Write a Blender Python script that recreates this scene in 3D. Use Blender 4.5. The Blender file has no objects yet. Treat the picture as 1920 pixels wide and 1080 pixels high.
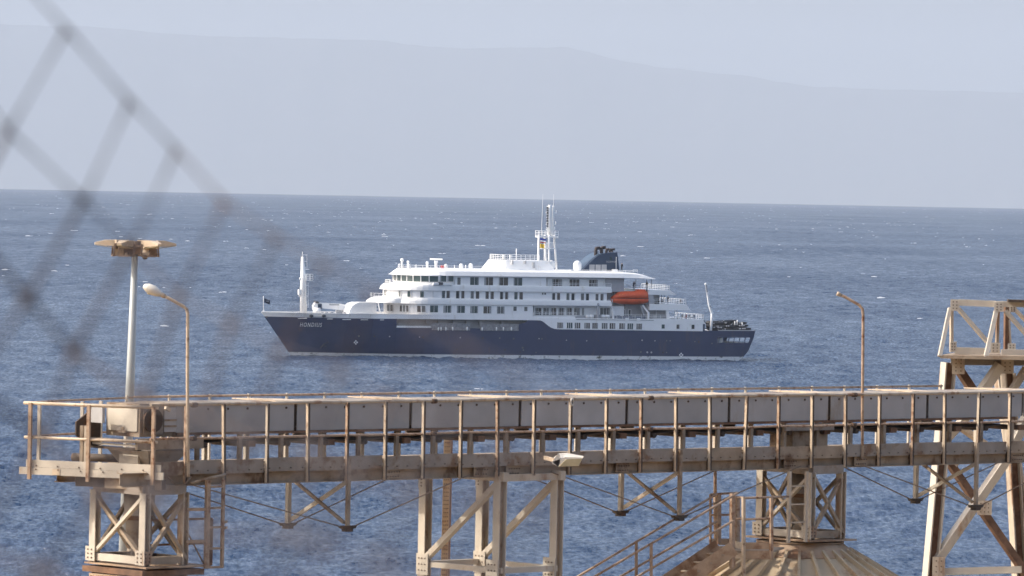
import bpy, math, random
import numpy as np
from mathutils import Vector, Matrix

# ------------------------------------------------------------------ camera, sky, sun, exposure
SC = bpy.context.scene
COL = SC.collection
FPX = 10666.667            # 200 mm lens, in pixels of a 1920 wide picture
CAMH = 37.0
PITCH, ROLL = math.radians(1.079), math.radians(1.104)
EARTH = 7.4e6              # earth radius with refraction
_cp, _sp = math.cos(PITCH), math.sin(PITCH)
FW = Vector((0, _cp, -_sp)); U0 = Vector((0, _sp, _cp)); X0 = Vector((1, 0, 0))
CR = math.cos(ROLL) * X0 + math.sin(ROLL) * U0
CU = -math.sin(ROLL) * X0 + math.cos(ROLL) * U0
CAM = Vector((0, 0, CAMH))

cd = bpy.data.cameras.new('camera'); cam = bpy.data.objects.new('camera', cd); COL.objects.link(cam)
cd.sensor_width = 36; cd.lens = 200; cd.clip_start = 0.2; cd.clip_end = 300000
cam.matrix_world = Matrix(((CR.x, CU.x, -FW.x, 0), (CR.y, CU.y, -FW.y, 0), (CR.z, CU.z, -FW.z, CAMH), (0, 0, 0, 1)))
cd.dof.use_dof = True; cd.dof.focus_distance = 900; cd.dof.aperture_fstop = 13
SC.camera = cam

SUN_AZ_DIR = Vector((-0.99, -0.07, 0)).normalized()      # horizontal direction towards the sun
SUN_EL = math.radians(40)
sd = SUN_AZ_DIR * math.cos(SUN_EL) + Vector((0, 0, math.sin(SUN_EL)))
W = bpy.data.worlds.new('World'); SC.world = W; W.use_nodes = True
nt = W.node_tree; bg = nt.nodes['Background']
sky = nt.nodes.new('ShaderNodeTexSky'); sky.sky_type = 'NISHITA'; sky.sun_disc = False
sky.sun_elevation = SUN_EL; sky.sun_rotation = math.atan2(SUN_AZ_DIR.x, SUN_AZ_DIR.y)
sky.air_density = 1.0; sky.dust_density = 5.0; sky.ozone_density = 0.8; sky.altitude = 30
nt.links.new(sky.outputs[0], bg.inputs[0]); bg.inputs[1].default_value = 0.15
sl = bpy.data.lights.new('sun', 'SUN'); so = bpy.data.objects.new('sun', sl); COL.objects.link(so)
sl.energy = 2.1; sl.angle = math.radians(0.6); sl.color = (1.0, 0.93, 0.83)
so.rotation_euler = (-sd).to_track_quat('-Z', 'Y').to_euler(); so.location = (-300, -50, 400)
SC.view_settings.view_transform = 'Standard'; SC.view_settings.look = 'None'
SC.view_settings.exposure = 0.88; SC.view_settings.gamma = 1.0
SC.render.engine = 'CYCLES'
SC.cycles.use_denoising = True
SC.cycles.max_bounces = 8; SC.cycles.diffuse_bounces = 3; SC.cycles.glossy_bounces = 3
SC.cycles.volume_bounces = 2; SC.cycles.transparent_max_bounces = 8
SC.cycles.caustics_reflective = False; SC.cycles.caustics_refractive = False

R_ = random.Random(7)

# ------------------------------------------------------------------ helpers
def ray(u, v): return FW + ((u - 960) * CR + (540 - v) * CU) / FPX
def at(u, v, Y):
    r = ray(u, v); return CAM + r * (Y / r.y)
def proj(p):
    d = Vector(p) - CAM; z = d.dot(FW)
    return 960 + FPX * d.dot(CR) / z, 540 - FPX * d.dot(CU) / z

def tag(o, label=None, cat=None, group=None, kind=None):
    if label: o['label'] = label
    if cat: o['category'] = cat
    if group: o['group'] = group
    if kind: o['kind'] = kind
    return o
def empty(name, loc=(0, 0, 0), rz=0, parent=None):
    o = bpy.data.objects.new(name, None); COL.objects.link(o)
    o.location = loc; o.rotation_euler = (0, 0, rz); o.empty_display_size = 0.2
    if parent: o.parent = parent
    return o
def link_mesh(name, me, mat, parent=None):
    o = bpy.data.objects.new(name, me); COL.objects.link(o)
    if mat is not None and not me.materials: me.materials.append(M[mat] if isinstance(mat, str) else mat)
    if parent: o.parent = parent
    return o

class MB:
    """collects shapes, builds ONE mesh object"""
    def __init__(s): s.v = []; s.f = []; s.sm = []
    def add(s, vs, fs, smooth=False):
        b = len(s.v); s.v += [tuple(x) for x in vs]
        s.f += [tuple(i + b for i in f) for f in fs]; s.sm += [smooth] * len(fs); return s
    def hexa(s, p):      # 8 corners: bottom 0-3 ccw, top 4-7
        return s.add(p, [(3, 2, 1, 0), (4, 5, 6, 7), (0, 1, 5, 4), (1, 2, 6, 5), (2, 3, 7, 6), (3, 0, 4, 7)])
    def box(s, x0, x1, y0, y1, z0, z1):
        return s.hexa([(x0, y0, z0), (x1, y0, z0), (x1, y1, z0), (x0, y1, z0), (x0, y0, z1), (x1, y0, z1), (x1, y1, z1), (x0, y1, z1)])
    def bar(s, p, q, w, h=None, side=None):
        """rectangular bar p->q, w along 'side', h along the other axis"""
        p = Vector(p); q = Vector(q); h = w if h is None else h
        d = (q - p).normalized()
        ref = Vector(side) if side is not None else (Vector((0, 0, 1)) if abs(d.z) < .9 else Vector((1, 0, 0))).cross(d)
        a = (ref - d * ref.dot(d)).normalized(); b = d.cross(a)
        a = a * w / 2; b = b * h / 2
        return s.hexa([p - a - b, p + a - b, p + a + b, p - a + b, q - a - b, q + a - b, q + a + b, q - a + b])
    def ibeam(s, p, q, w, h, tf, tw, side):
        """I section: flanges of width w along side, depth h along the other axis"""
        p = Vector(p); q = Vector(q); d = (q - p).normalized(); r = Vector(side)
        a = (r - d * r.dot(d)).normalized(); b = d.cross(a)
        o = b * (h / 2 - tf / 2)
        s.bar(p + o, q + o, w, tf, a); s.bar(p - o, q - o, w, tf, a); s.bar(p, q, tw, h - 2 * tf, a); return s
    def tube(s, pts, r, n=8, caps=True):
        pts = [Vector(x) for x in pts]; rs = r if isinstance(r, (list, tuple)) else [r] * len(pts)
        ring = []; prev = None; b = len(s.v)
        for i, p in enumerate(pts):
            d = (pts[min(i + 1, len(pts) - 1)] - pts[max(i - 1, 0)]).normalized()
            if prev is None:
                ref = Vector((0, 0, 1)) if abs(d.z) < .9 else Vector((1, 0, 0)); a = d.cross(ref).normalized()
            else: a = (prev - d * prev.dot(d)).normalized()
            prev = a; c = d.cross(a)
            s.v += [tuple(p + (a * math.cos(t) + c * math.sin(t)) * rs[i]) for t in [2 * math.pi * k / n for k in range(n)]]
        for i in range(len(pts) - 1):
            for k in range(n):
                s.f.append((b + i * n + k, b + i * n + (k + 1) % n, b + (i + 1) * n + (k + 1) % n, b + (i + 1) * n + k)); s.sm.append(n > 5)
        if caps:
            s.f.append(tuple(b + k for k in range(n))[::-1]); s.sm.append(False)
            e = b + (len(pts) - 1) * n; s.f.append(tuple(e + k for k in range(n))); s.sm.append(False)
        return s
    def lathe(s, prof, c=(0, 0, 0), n=24, cap=True, smooth=True):
        """prof: (r,z) bottom to top about vertical axis at c"""
        b = len(s.v); c = Vector(c)
        for r, z in prof:
            s.v += [(c.x + r * math.cos(2 * math.pi * k / n), c.y + r * math.sin(2 * math.pi * k / n), c.z + z) for k in range(n)]
        for i in range(len(prof) - 1):
            for k in range(n):
                s.f.append((b + i * n + k, b + i * n + (k + 1) % n, b + (i + 1) * n + (k + 1) % n, b + (i + 1) * n + k)); s.sm.append(smooth)
        if cap:
            s.f.append(tuple(b + k for k in range(n))[::-1]); s.sm.append(False)
            e = b + (len(prof) - 1) * n; s.f.append(tuple(e + k for k in range(n))); s.sm.append(False)
        return s
    def loft(s, loops, cap0=True, cap1=True, smooth=False, closed=True):
        b = len(s.v); n = len(loops[0])
        for L in loops: s.v += [tuple(x) for x in L]
        for i in range(len(loops) - 1):
            for k in range(n if closed else n - 1):
                s.f.append((b + i * n + k, b + i * n + (k + 1) % n, b + (i + 1) * n + (k + 1) % n, b + (i + 1) * n + k)); s.sm.append(smooth)
        if cap0: s.f.append(tuple(b + k for k in range(n))[::-1]); s.sm.append(False)
        if cap1:
            e = b + (len(loops) - 1) * n; s.f.append(tuple(e + k for k in range(n))); s.sm.append(False)
        return s
    def prism(s, poly, ext):
        """planar polygon (3D points) pushed by ext"""
        e = Vector(ext); return s.loft([[Vector(p) for p in poly], [Vector(p) + e for p in poly]])
    def ball(s, c, r, nu=12, nv=8, sq=(1, 1, 1)):
        c = Vector(c); b = len(s.v)
        for j in range(nv + 1):
            t = math.pi * j / nv
            for i in range(nu):
                f = 2 * math.pi * i / nu
                s.v.append((c.x + r * sq[0] * math.sin(t) * math.cos(f), c.y + r * sq[1] * math.sin(t) * math.sin(f), c.z - r * sq[2] * math.cos(t)))
        for j in range(nv):
            for i in range(nu):
                s.f.append((b + j * nu + i, b + j * nu + (i + 1) % nu, b + (j + 1) * nu + (i + 1) % nu, b + (j + 1) * nu + i)); s.sm.append(True)
        return s
    def build(s, name, mat, parent=None, fix=True):
        me = bpy.data.meshes.new(name); me.from_pydata(s.v, [], s.f)
        me.polygons.foreach_set('use_smooth', s.sm)
        if fix:
            import bmesh
            bm = bmesh.new(); bm.from_mesh(me)
            bmesh.ops.recalc_face_normals(bm, faces=bm.faces); bm.to_mesh(me); bm.free()
        me.update()
        return link_mesh(name, me, mat, parent)

# ------------------------------------------------------------------ materials
M = {}
def pmat(name, col, rough=.5, metal=0, var=.12, scale=3.0, stain=None, amt=.0, sscale=1.5, streak=0, bump=0, spec=.5, coat=0):
    m = bpy.data.materials.new(name); m.use_nodes = True; t = m.node_tree; N = t.nodes; L = t.links
    b = N['Principled BSDF']; b.inputs['Roughness'].default_value = rough; b.inputs['Metallic'].default_value = metal
    b.inputs['Specular IOR Level'].default_value = spec; b.inputs['Coat Weight'].default_value = coat
    tc = N.new('ShaderNodeTexCoord')
    n1 = N.new('ShaderNodeTexNoise'); n1.inputs['Scale'].default_value = scale; n1.inputs['Detail'].default_value = 6
    L.new(tc.outputs['Object'], n1.inputs['Vector'])
    mr = N.new('ShaderNodeMapRange'); mr.inputs[1].default_value = .3; mr.inputs[2].default_value = .7
    mr.inputs[3].default_value = 1 - var; mr.inputs[4].default_value = 1 + var
    L.new(n1.outputs[0], mr.inputs[0])
    mx = N.new('ShaderNodeVectorMath'); mx.operation = 'SCALE'; mx.inputs[0].default_value = col[:3]
    L.new(mr.outputs[0], mx.inputs['Scale'])
    out = mx.outputs[0]
    if stain:
        n2 = N.new('ShaderNodeTexNoise'); n2.inputs['Scale'].default_value = sscale; n2.inputs['Detail'].default_value = 9; n2.inputs['Roughness'].default_value = .68
        if streak:
            mp = N.new('ShaderNodeMapping'); mp.inputs['Scale'].default_value = (1, 1, 1 / streak)
            L.new(tc.outputs['Object'], mp.inputs[0]); L.new(mp.outputs[0], n2.inputs['Vector'])
        else: L.new(tc.outputs['Object'], n2.inputs['Vector'])
        r2 = N.new('ShaderNodeMapRange'); r2.interpolation_type = 'SMOOTHSTEP'
        r2.inputs[1].default_value = .66 - amt * .36; r2.inputs[2].default_value = .80 - amt * .30
        L.new(n2.outputs[0], r2.inputs[0])
        mi = N.new('ShaderNodeMix'); mi.data_type = 'RGBA'
        L.new(r2.outputs[0], mi.inputs[0]); L.new(out, mi.inputs[6]); mi.inputs[7].default_value = (*stain, 1)
        out = mi.outputs[2]
    L.new(out, b.inputs['Base Color'])
    if bump:
        bp = N.new('ShaderNodeBump'); bp.inputs['Strength'].default_value = bump; bp.inputs['Distance'].default_value = .02
        L.new(n1.outputs[0], bp.inputs['Height']); L.new(bp.outputs[0], b.inputs['Normal'])
    M[name] = m; return m

RUST = (.20, .085, .035)
pmat('cream_steel', (.54, .455, .35), .6, 0, .12, 4, (.28, .16, .09), .45, 2.6, 4)
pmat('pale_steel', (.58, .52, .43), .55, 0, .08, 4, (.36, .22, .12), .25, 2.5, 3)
pmat('rail_paint', (.43, .305, .21), .6, 0, .16, 9, RUST, .5, 7)
for _n, _k in (('cover_grey', 1), ('cover_grey_b', 1.09), ('cover_grey_c', .92)): pmat(_n, (.42 * _k, .41 * _k, .40 * _k), .65, 0, .10, 2.0, (.33, .27, .21), .28, 1.2, 3)
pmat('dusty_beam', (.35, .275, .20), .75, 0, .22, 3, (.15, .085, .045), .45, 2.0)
pmat('toe_paint', (.30, .26, .22), .7, 0, .16, 3, (.20, .12, .07), .45, 2.5)
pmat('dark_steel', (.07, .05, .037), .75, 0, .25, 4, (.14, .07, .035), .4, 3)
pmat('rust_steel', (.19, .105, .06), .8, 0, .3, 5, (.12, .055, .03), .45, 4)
pmat('silo_tan', (.50, .40, .27), .7, 0, .12, 2, (.34, .22, .13), .4, 1.6)
pmat('perforated_tan', (.40, .27, .15), .75, 0, .2, 6, RUST, .4, 5)
pmat('silo_cap', (.42, .30, .20), .75, 0, .18, 3, (.24, .13, .07), .5, 2.2)
pmat('wire_rope', (.24, .17, .115), .7, .2, .2, 6)
pmat('pole_grey', (.40, .42, .41), .45, .1, .05, 3)
pmat('lamp_cream', (.58, .46, .33), .55, 0, .12, 9, RUST, .3, 8)
pmat('lamp_brown', (.20, .14, .10), .7, 0, .25, 12)
pmat('lamp_head_white', (.72, .67, .58), .4, 0, .06, 10)
pmat('lamp_glass', (.45, .38, .24), .3, 0, .1, 10)
pmat('bolt_dark', (.10, .065, .045), .7, .3, .2, 20)
pmat('fence_wire', (.055, .043, .042), .8, .2, .3, 80, (.11, .06, .04), .4, 40)
pmat('ship_white', (.90, .90, .885), .35, 0, .03, .6, (.74, .71, .65), .25, .7, 4)
pmat('ship_wall', (.91, .905, .895), .4, 0, .03, .8, (.74, .71, .65), .28, .8, 5)
pmat('ship_grey', (.42, .425, .44), .5, 0, .08, 1)
pmat('ship_net', (.30, .30, .31), .7, 0, .35, 2.5)
pmat('ship_dark', (.05, .055, .065), .5, 0, .2, 2)
pmat('hull_navy', (.028, .041, .098), .42, 0, .10, .35, (.062, .058, .085), .28, .5, 5)
pmat('boot_white', (.70, .71, .72), .5, 0, .06, .6, (.07, .07, .055), .36, 1.1)
pmat('curtain_grey', (.30, .31, .32), .6, 0, .2, 3)
pmat('glass_dark', (.022, .028, .030), .12, 0, .3, .9, spec=.6)
pmat('glass_green', (.055, .085, .085), .12, 0, .3, .7, spec=.6)
pmat('glass_curtain', (.13, .14, .14), .3, 0, .35, 1.4, spec=.5)
pmat('glass_brown', (.085, .075, .068), .25, 0, .35, 1.3, spec=.5)
pmat('funnel_navy', (.016, .036, .075), .4, 0, .1, 1)
pmat('funnel_blue', (.055, .092, .145), .45, 0, .1, 1)
pmat('pipe_soot', (.055, .042, .040), .7, .3, .3, 3)
pmat('boat_orange', (.80, .115, .030), .45, 0, .10, 1.2)
pmat('boat_dark', (.10, .022, .014), .5, 0, .1, 2)
pmat('rubber_black', (.016, .016, .018), .55, 0, .3, 3)
pmat('blue_tarp', (.02, .06, .13), .6, 0, .3, 2)
pmat('flag_navy', (.01, .02, .05), .7, 0, .1, 4)
pmat('flag_blue', (.03, .05, .30), .7)
pmat('flag_yellow', (.75, .50, .05), .7)
pmat('flag_red', (.45, .03, .03), .7)
pmat('skin', (.45, .28, .20), .5)
pmat('cloth_navy', (.012, .016, .04), .8)
pmat('cloth_black', (.012, .012, .013), .8)
pmat('cloth_tan', (.28, .20, .10), .8)
pmat('quay_dust', (.25, .19, .13), .9, 0, .2, .05, (.22, .17, .12), .5, .08)
pmat('hillside_earth', (.17, .115, .07), .95, 0, .25, .06, (.16, .11, .06), .5, .2)
pmat('mountain_rock', (.04, .038, .04), .95, 0, .35, .0006, (.03, .03, .028), .5, .0012)
pmat('foam', (.46, .49, .53), .8, 0, .08, .5)

def sea_mat():
    m = bpy.data.materials.new('sea_water'); m.use_nodes = True; t = m.node_tree; N = t.nodes; L = t.links
    N.remove(N['Principled BSDF'])
    tc = N.new('ShaderNodeTexCoord')
    def noise(sc, det, st, rough=.6, rot=.35):
        mp = N.new('ShaderNodeMapping'); mp.inputs['Scale'].default_value = st; mp.inputs['Rotation'].default_value = (0, 0, rot)
        L.new(tc.outputs['Object'], mp.inputs[0])
        n = N.new('ShaderNodeTexNoise'); n.inputs['Scale'].default_value = sc; n.inputs['Detail'].default_value = det; n.inputs['Roughness'].default_value = rough
        L.new(mp.outputs[0], n.inputs['Vector']); return n
    big = noise(.007, 5, (1, .35, 1), .55, .2)
    cr = N.new('ShaderNodeMix'); cr.data_type = 'RGBA'
    cr.inputs[6].default_value = (.009, .028, .072, 1); cr.inputs[7].default_value = (.016, .039, .088, 1)
    L.new(big.outputs[0], cr.inputs[0])
    a = noise(.8, 5, (1, .6, 1)); c = noise(.16, 4, (1, .6, 1))
    b1 = N.new('ShaderNodeBump'); b1.inputs['Strength'].default_value = 1; b1.inputs['Distance'].default_value = .8
    L.new(c.outputs[0], b1.inputs['Height'])
    b2 = N.new('ShaderNodeBump'); b2.inputs['Strength'].default_value = 1; b2.inputs['Distance'].default_value = .55
    L.new(a.outputs[0], b2.inputs['Height']); L.new(b1.outputs[0], b2.inputs['Normal'])
    # wind-roughened water: ripple patches and wave faces reflect more or less of the sky
    fine = noise(1.5, 5, (1, .27, 1), .7, .06); mid = noise(.15, 4, (1, .30, 1), .6, -.12)
    fr = N.new('ShaderNodeFresnel'); fr.inputs['IOR'].default_value = 1.33; L.new(b2.outputs[0], fr.inputs['Normal'])
    def mth(op, a_, b_):
        q = N.new('ShaderNodeMath'); q.operation = op
        for k, w in ((0, a_), (1, b_)):
            if isinstance(w, (int, float)): q.inputs[k].default_value = w
            else: L.new(w, q.inputs[k])
        return q.outputs[0]
    v = mth('ADD', mth('MULTIPLY', fine.outputs[0], .50), mth('MULTIPLY', mid.outputs[0], .27))
    v = mth('ADD', v, mth('MULTIPLY', big.outputs[0], .16))
    mr = N.new('ShaderNodeMapRange'); mr.inputs[1].default_value = .355; mr.inputs[2].default_value = .58; mr.inputs[3].default_value = -.02; mr.inputs[4].default_value = .46
    L.new(v, mr.inputs[0])
    fac = mth('ADD', mr.outputs[0], mth('MULTIPLY', fr.outputs[0], .06))
    df = N.new('ShaderNodeBsdfDiffuse'); L.new(cr.outputs[2], df.inputs['Color']); L.new(b2.outputs[0], df.inputs['Normal'])
    gl = N.new('ShaderNodeBsdfGlossy'); gl.inputs['Roughness'].default_value = .25; gl.inputs['Color'].default_value = (1, 1, 1, 1); L.new(b2.outputs[0], gl.inputs['Normal'])
    mx = N.new('ShaderNodeMixShader'); L.new(fac, mx.inputs[0]); L.new(df.outputs[0], mx.inputs[1]); L.new(gl.outputs[0], mx.inputs[2])
    L.new(mx.outputs[0], N['Material Output'].inputs['Surface'])
    M['sea_water'] = m
sea_mat()

# ------------------------------------------------------------------ sea, land, mountain, haze
def build_sea():
    rng = np.random.default_rng(3)
    fine_a = np.linspace(-math.radians(6.4), math.radians(6.4), 861)
    coarse = np.linspace(math.radians(6.4), 2 * math.pi - math.radians(6.4), 62)[1:-1]
    A = np.concatenate([fine_a, coarse])
    inv = np.linspace(1 / 470., 1 / 6000., 861)
    Rr = np.concatenate([[40, 150, 300], 1 / inv, np.geomspace(6000, 95000, 60)[1:]])
    nA, nR = len(A), len(Rr)
    aa, rr = np.meshgrid(A, Rr)
    x = rr * np.sin(aa); y = rr * np.cos(aa)
    z = -(rr * rr) / (2 * EARTH)
    h = np.zeros_like(z)
    nw = 64
    lam = np.exp(rng.uniform(math.log(.8), math.log(6.5), nw)); lam[:6] = rng.uniform(14, 34, 6)
    th = rng.normal(0, .55, nw) + 2.0
    ph = rng.uniform(0, 2 * math.pi, nw)
    k = 2 * math.pi / lam
    amp = .25 * math.sqrt(2 / nw) / k; amp[:6] *= .25
    xs, ys = x[:, :861], y[:, :861]
    hh = np.zeros_like(xs)
    for i in range(nw):
        s = np.sin(k[i] * (xs * math.cos(th[i]) + ys * math.sin(th[i])) + ph[i])
        hh += amp[i] * (s + .25 * np.cos(2 * (k[i] * (xs * math.cos(th[i]) + ys * math.sin(th[i])) + ph[i])))
    # gust patches: rougher and calmer water
    g = 1 + .3 * np.sin(xs * .021 + ys * .006 + 1) * np.sin(ys * .011 - xs * .008 + 2) + .3 * np.sin(xs * .07 + ys * .013) * np.sin(ys * .027 + 1.3 - xs * .03)
    fade = np.clip((math.radians(6.4) - np.abs(aa[:, :861])) / math.radians(.5), 0, 1)
    rf = rr[:, :861]
    fade = fade * np.clip((rf - 300) / 170, 0, 1) * np.clip((16000 - rf) / 9000, 0, 1)
    h[:, :861] = hh * g * fade
    z = z + h
    co = np.stack([x, y, z], -1).reshape(-1, 3)
    co = np.vstack([co, [[0, 0, 0]]])
    i, j = np.meshgrid(np.arange(nR - 1), np.arange(nA), indexing='ij')
    j2 = (j + 1) % nA
    q = np.stack([i * nA + j, i * nA + j2, (i + 1) * nA + j2, (i + 1) * nA + j], -1).reshape(-1, 4)[:, ::-1]
    tri = [(len(co) - 1, (a + 1) % nA, a) for a in range(nA)]
    nq = len(q); nt_ = len(tri)
    me = bpy.data.meshes.new('sea')
    me.vertices.add(len(co)); me.vertices.foreach_set('co', co.astype(np.float32).ravel())
    me.loops.add(nq * 4 + nt_ * 3)
    me.loops.foreach_set('vertex_index', np.concatenate([q.ravel(), np.array(tri).ravel()]).astype(np.int32))
    me.polygons.add(nq + nt_)
    st = np.concatenate([np.arange(nq) * 4, nq * 4 + np.arange(nt_) * 3]).astype(np.int32)
    me.polygons.foreach_set('loop_start', st)
    me.polygons.foreach_set('use_smooth', np.ones(nq + nt_, dtype=bool))
    me.update(calc_edges=True); me.validate()
    o = link_mesh('sea', me, 'sea_water'); tag(o, kind='structure')
build_sea()

def build_whitecaps():
    rg = random.Random(11); m = MB()
    def cap(x, y, ln, ht, dirx):
        base = -(x * x + y * y) / (2 * EARTH) - .05
        n = 6; loops = []
        c, s = math.cos(dirx), math.sin(dirx)
        for i in range(n + 1):
            f = i / n; hgt = ht * math.sin(math.pi * min(max(f, .04), .96)) ** .7 * rg.uniform(.35, 1)
            a = (f - .5) * ln; o = .25 * ln * (f - .5) ** 2 * rg.uniform(.6, 1.4)
            wd = .5 + ht
            P = lambda dx, dy, dz: (x + c * dx - s * dy, y + s * dx + c * dy, base + dz)
            loops.append([P(a, o - wd, 0), P(a, o - .15 * wd, hgt + .12), P(a, o + wd, 0)])
        m.loft(loops, smooth=False)
    for k in range(1700):
        # even density over the water in view
        if k < 480: r = math.sqrt(rg.uniform(650 ** 2, 7000 ** 2))
        else: r = math.sqrt(rg.uniform(5000 ** 2, 15500 ** 2))
        a = math.radians(rg.uniform(-8, 8))
        x, y = r * math.sin(a), r * math.cos(a)
        big = rg.random() ** 2.6
        ln = .7 + 3.4 * big; ht = .06 + .30 * big * rg.uniform(.6, 1.1)
        if r < 1800: ln *= .55; ht *= .45
        # keep clear of the ship
        if abs(x) < 75 and 1140 < y < 1250: continue
        for q in range(rg.randint(1, 3)):
            f = rg.uniform(.3, 1) if q else 1
            cap(x + (rg.uniform(-1, 1) * ln if q else 0), y + (rg.uniform(-6, 6) if q else 0), ln * f * .8, ht * f, rg.uniform(-.35, .35))
    o = m.build('whitecaps', 'foam', fix=False); tag(o, 'small white breaking wave crests scattered over the blue sea', 'whitecaps', kind='stuff')
build_whitecaps()

def build_land():
    m = MB()   # the quay under the plant, out of the picture but bouncing light
    m.box(-150, 160, 40, 330, 1.0, 4.0)
    tag(m.build('quay', 'quay_dust'), kind='structure')
    rg = random.Random(5); vs = []; fs = []
    nx, ny = 48, 60
    for j in range(ny + 1):
        for i in range(nx + 1):
            x = -240 + 480 * i / nx; y = -150 + 196 * j / ny
            if y < -6: z = 35.35 + 75 * (min(1, (-6 - y) / 120.)) ** .8  # unseen rise behind the camera, shaped to block sky light from the foreground
            elif y < 1: z = 35.35
            else:
                f = min(1, (y - 1) / 40); z = 35.35 - (35.35 - 4.02) * (f * f * (3 - 2 * f)) ** .8
            z += rg.uniform(-.25, .25) * (1 if abs(x) > 3 or y > 8 else .1) * (0 if y > 41 else 1)
            if y >= 41: z = 3.2
            vs.append((x, y, z))
    for j in range(ny):
        for i in range(nx):
            a = j * (nx + 1) + i; fs.append((a, a + 1, a + nx + 2, a + nx + 1))
    m = MB(); m.add(vs, fs, True)
    tag(m.build('hillside_with_sky_block', 'hillside_earth', fix=False), kind='structure')
build_land()

def build_mountain():
    D = 65000.
    prof = [(-2600, 330), (-1500, 120), (-700, 38), (-200, 40), (0, 44), (180, 50), (300, 62), (420, 68), (560, 74), (700, 78), (800, 90), (860, 93), (960, 90), (1060, 86),
            (1110, 98), (1150, 112), (1230, 125), (1330, 134), (1400, 140), (1500, 157), (1600, 164), (1700, 168), (1920, 174), (2300, 200), (3000, 260), (4200, 360)]
    rg = np.random.default_rng(5)
    us = np.linspace(-2600, 4200, 500); vv = np.interp(us, [p[0] for p in prof], [p[1] for p in prof])
    nz = np.zeros_like(us)
    for k in range(1, 60): nz += rg.normal() * np.sin(us * .004 * k + rg.uniform(0, 6.28)) * 5.0 / k
    vv = vv + nz * .55
    cols = []
    dep = [-7000, -5200, -3600, -2000, -800, 0, 1500, 3500]; hf = [0, .22, .45, .70, .90, 1, .8, .0]
    vs = []; fs = []; nd = len(dep)
    for i, u in enumerate(us):
        p = at(float(u), float(vv[i]), D)
        base = -D * D / (2 * EARTH) - 150
        for k in range(nd):
            q = (hf[k] + (0 if k in (0, nd - 1) else .03 * math.sin(u * .013 * (k + 1) + k) * math.sin(u * .0041 * k + 1) * (1 if k < 5 else 0)))
            if dep[k] == 0: q = 1
            vs.append((p.x * (D + dep[k]) / D, D + dep[k], base + (p.z - base) * q))
    n = len(us)
    for i in range(n - 1):
        for k in range(nd - 1):
            a = i * nd + k; fs.append((a, a + nd, a + nd + 1, a + 1))
    m = MB(); m.add(vs, fs, True)
    tag(m.build('mountain_terrain', 'mountain_rock', fix=False), kind='structure')
build_mountain()

def build_haze():
    m = MB(); m.box(-96000, 96000, -96000, 96000, -1300, 2600)
    o = m.build('haze', None)
    mat = bpy.data.materials.new('haze_air'); mat.use_nodes = True; t = mat.node_tree
    t.nodes.remove(t.nodes['Principled BSDF'])
    v = t.nodes.new('ShaderNodeVolumePrincipled')
    v.inputs['Color'].default_value = (.53, .595, .68, 1)
    v.inputs['Density'].default_value = 3.5e-5; v.inputs['Anisotropy'].default_value = 0.0
    try: v.inputs['Density Attribute'].default_value = ''
    except Exception: pass
    t.links.new(v.outputs[0], t.nodes['Material Output'].inputs['Volume'])
    o.data.materials.append(mat)
    tag(o, 'pale bluish sea haze filling the air over the bay', 'haze', kind='stuff')
build_haze()

# ------------------------------------------------------------------ the ship
TH = math.radians(20); _c, _s = math.cos(TH), math.sin(TH)
SHO = Vector((-1.25, 1196, -0.1)); SHH = Vector((-_c, -_s, 0)); SHP = Vector((_s, -_c, 0))
def SP(u, v, port=8.8):
    """(forward, up) on the ship's fore-and-aft plane 'port' metres to port of the keel"""
    r = ray(u, v); k = (SHO + SHP * port - CAM).dot(SHP) / r.dot(SHP)
    d = CAM + r * k - SHO; return d.dot(SHH), d.z
def sx(u, port=8.8, v=590): return SP(u, v, port)[0]
def sproj(x, y, z): return proj(SHO + SHH * x + SHP * y + Vector((0, 0, z)))
ship = empty('expedition_ship', SHO, math.pi + TH)
tag(ship, 'navy and white expedition cruise ship lying at anchor on the sea', 'ship')

def hull_stem(z): return 47.2 + (53.8 - 47.2) * (z / 8.95) if z >= 0 else 47.2 + z * .4
def hull_aft(z):
    return float(np.interp(z, [-1.5, 0, .75, 2, 3.7, 4.8, 6.25, 9], [-47, -50.2, -51.2, -52.4, -53.1, -53.6, -53.9, -53.9]))
def hull_hb(x, z):
    zz = min(max(z, 0), 8.95) / 8.95
    Le = 34 - 10 * zz; p = 1.9 + .6 * zz
    q = max(0, hull_stem(z) - x)
    hb = 8.8 * (1 - (1 - min(q / Le, 1)) ** p)
    if x < -40: hb *= 1 - .16 * ((-40 - x) / 14.) ** 2 * (1 + .6 * (1 - zz))
    return max(hb, .03)
def hullpt(u, v, off=.05):
    y = 8.8
    for _ in range(14):
        x, z = SP(u, v, y); y = .5 * y + .5 * hull_hb(x, z)
    return x, hull_hb(x, z) + off, z

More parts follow.
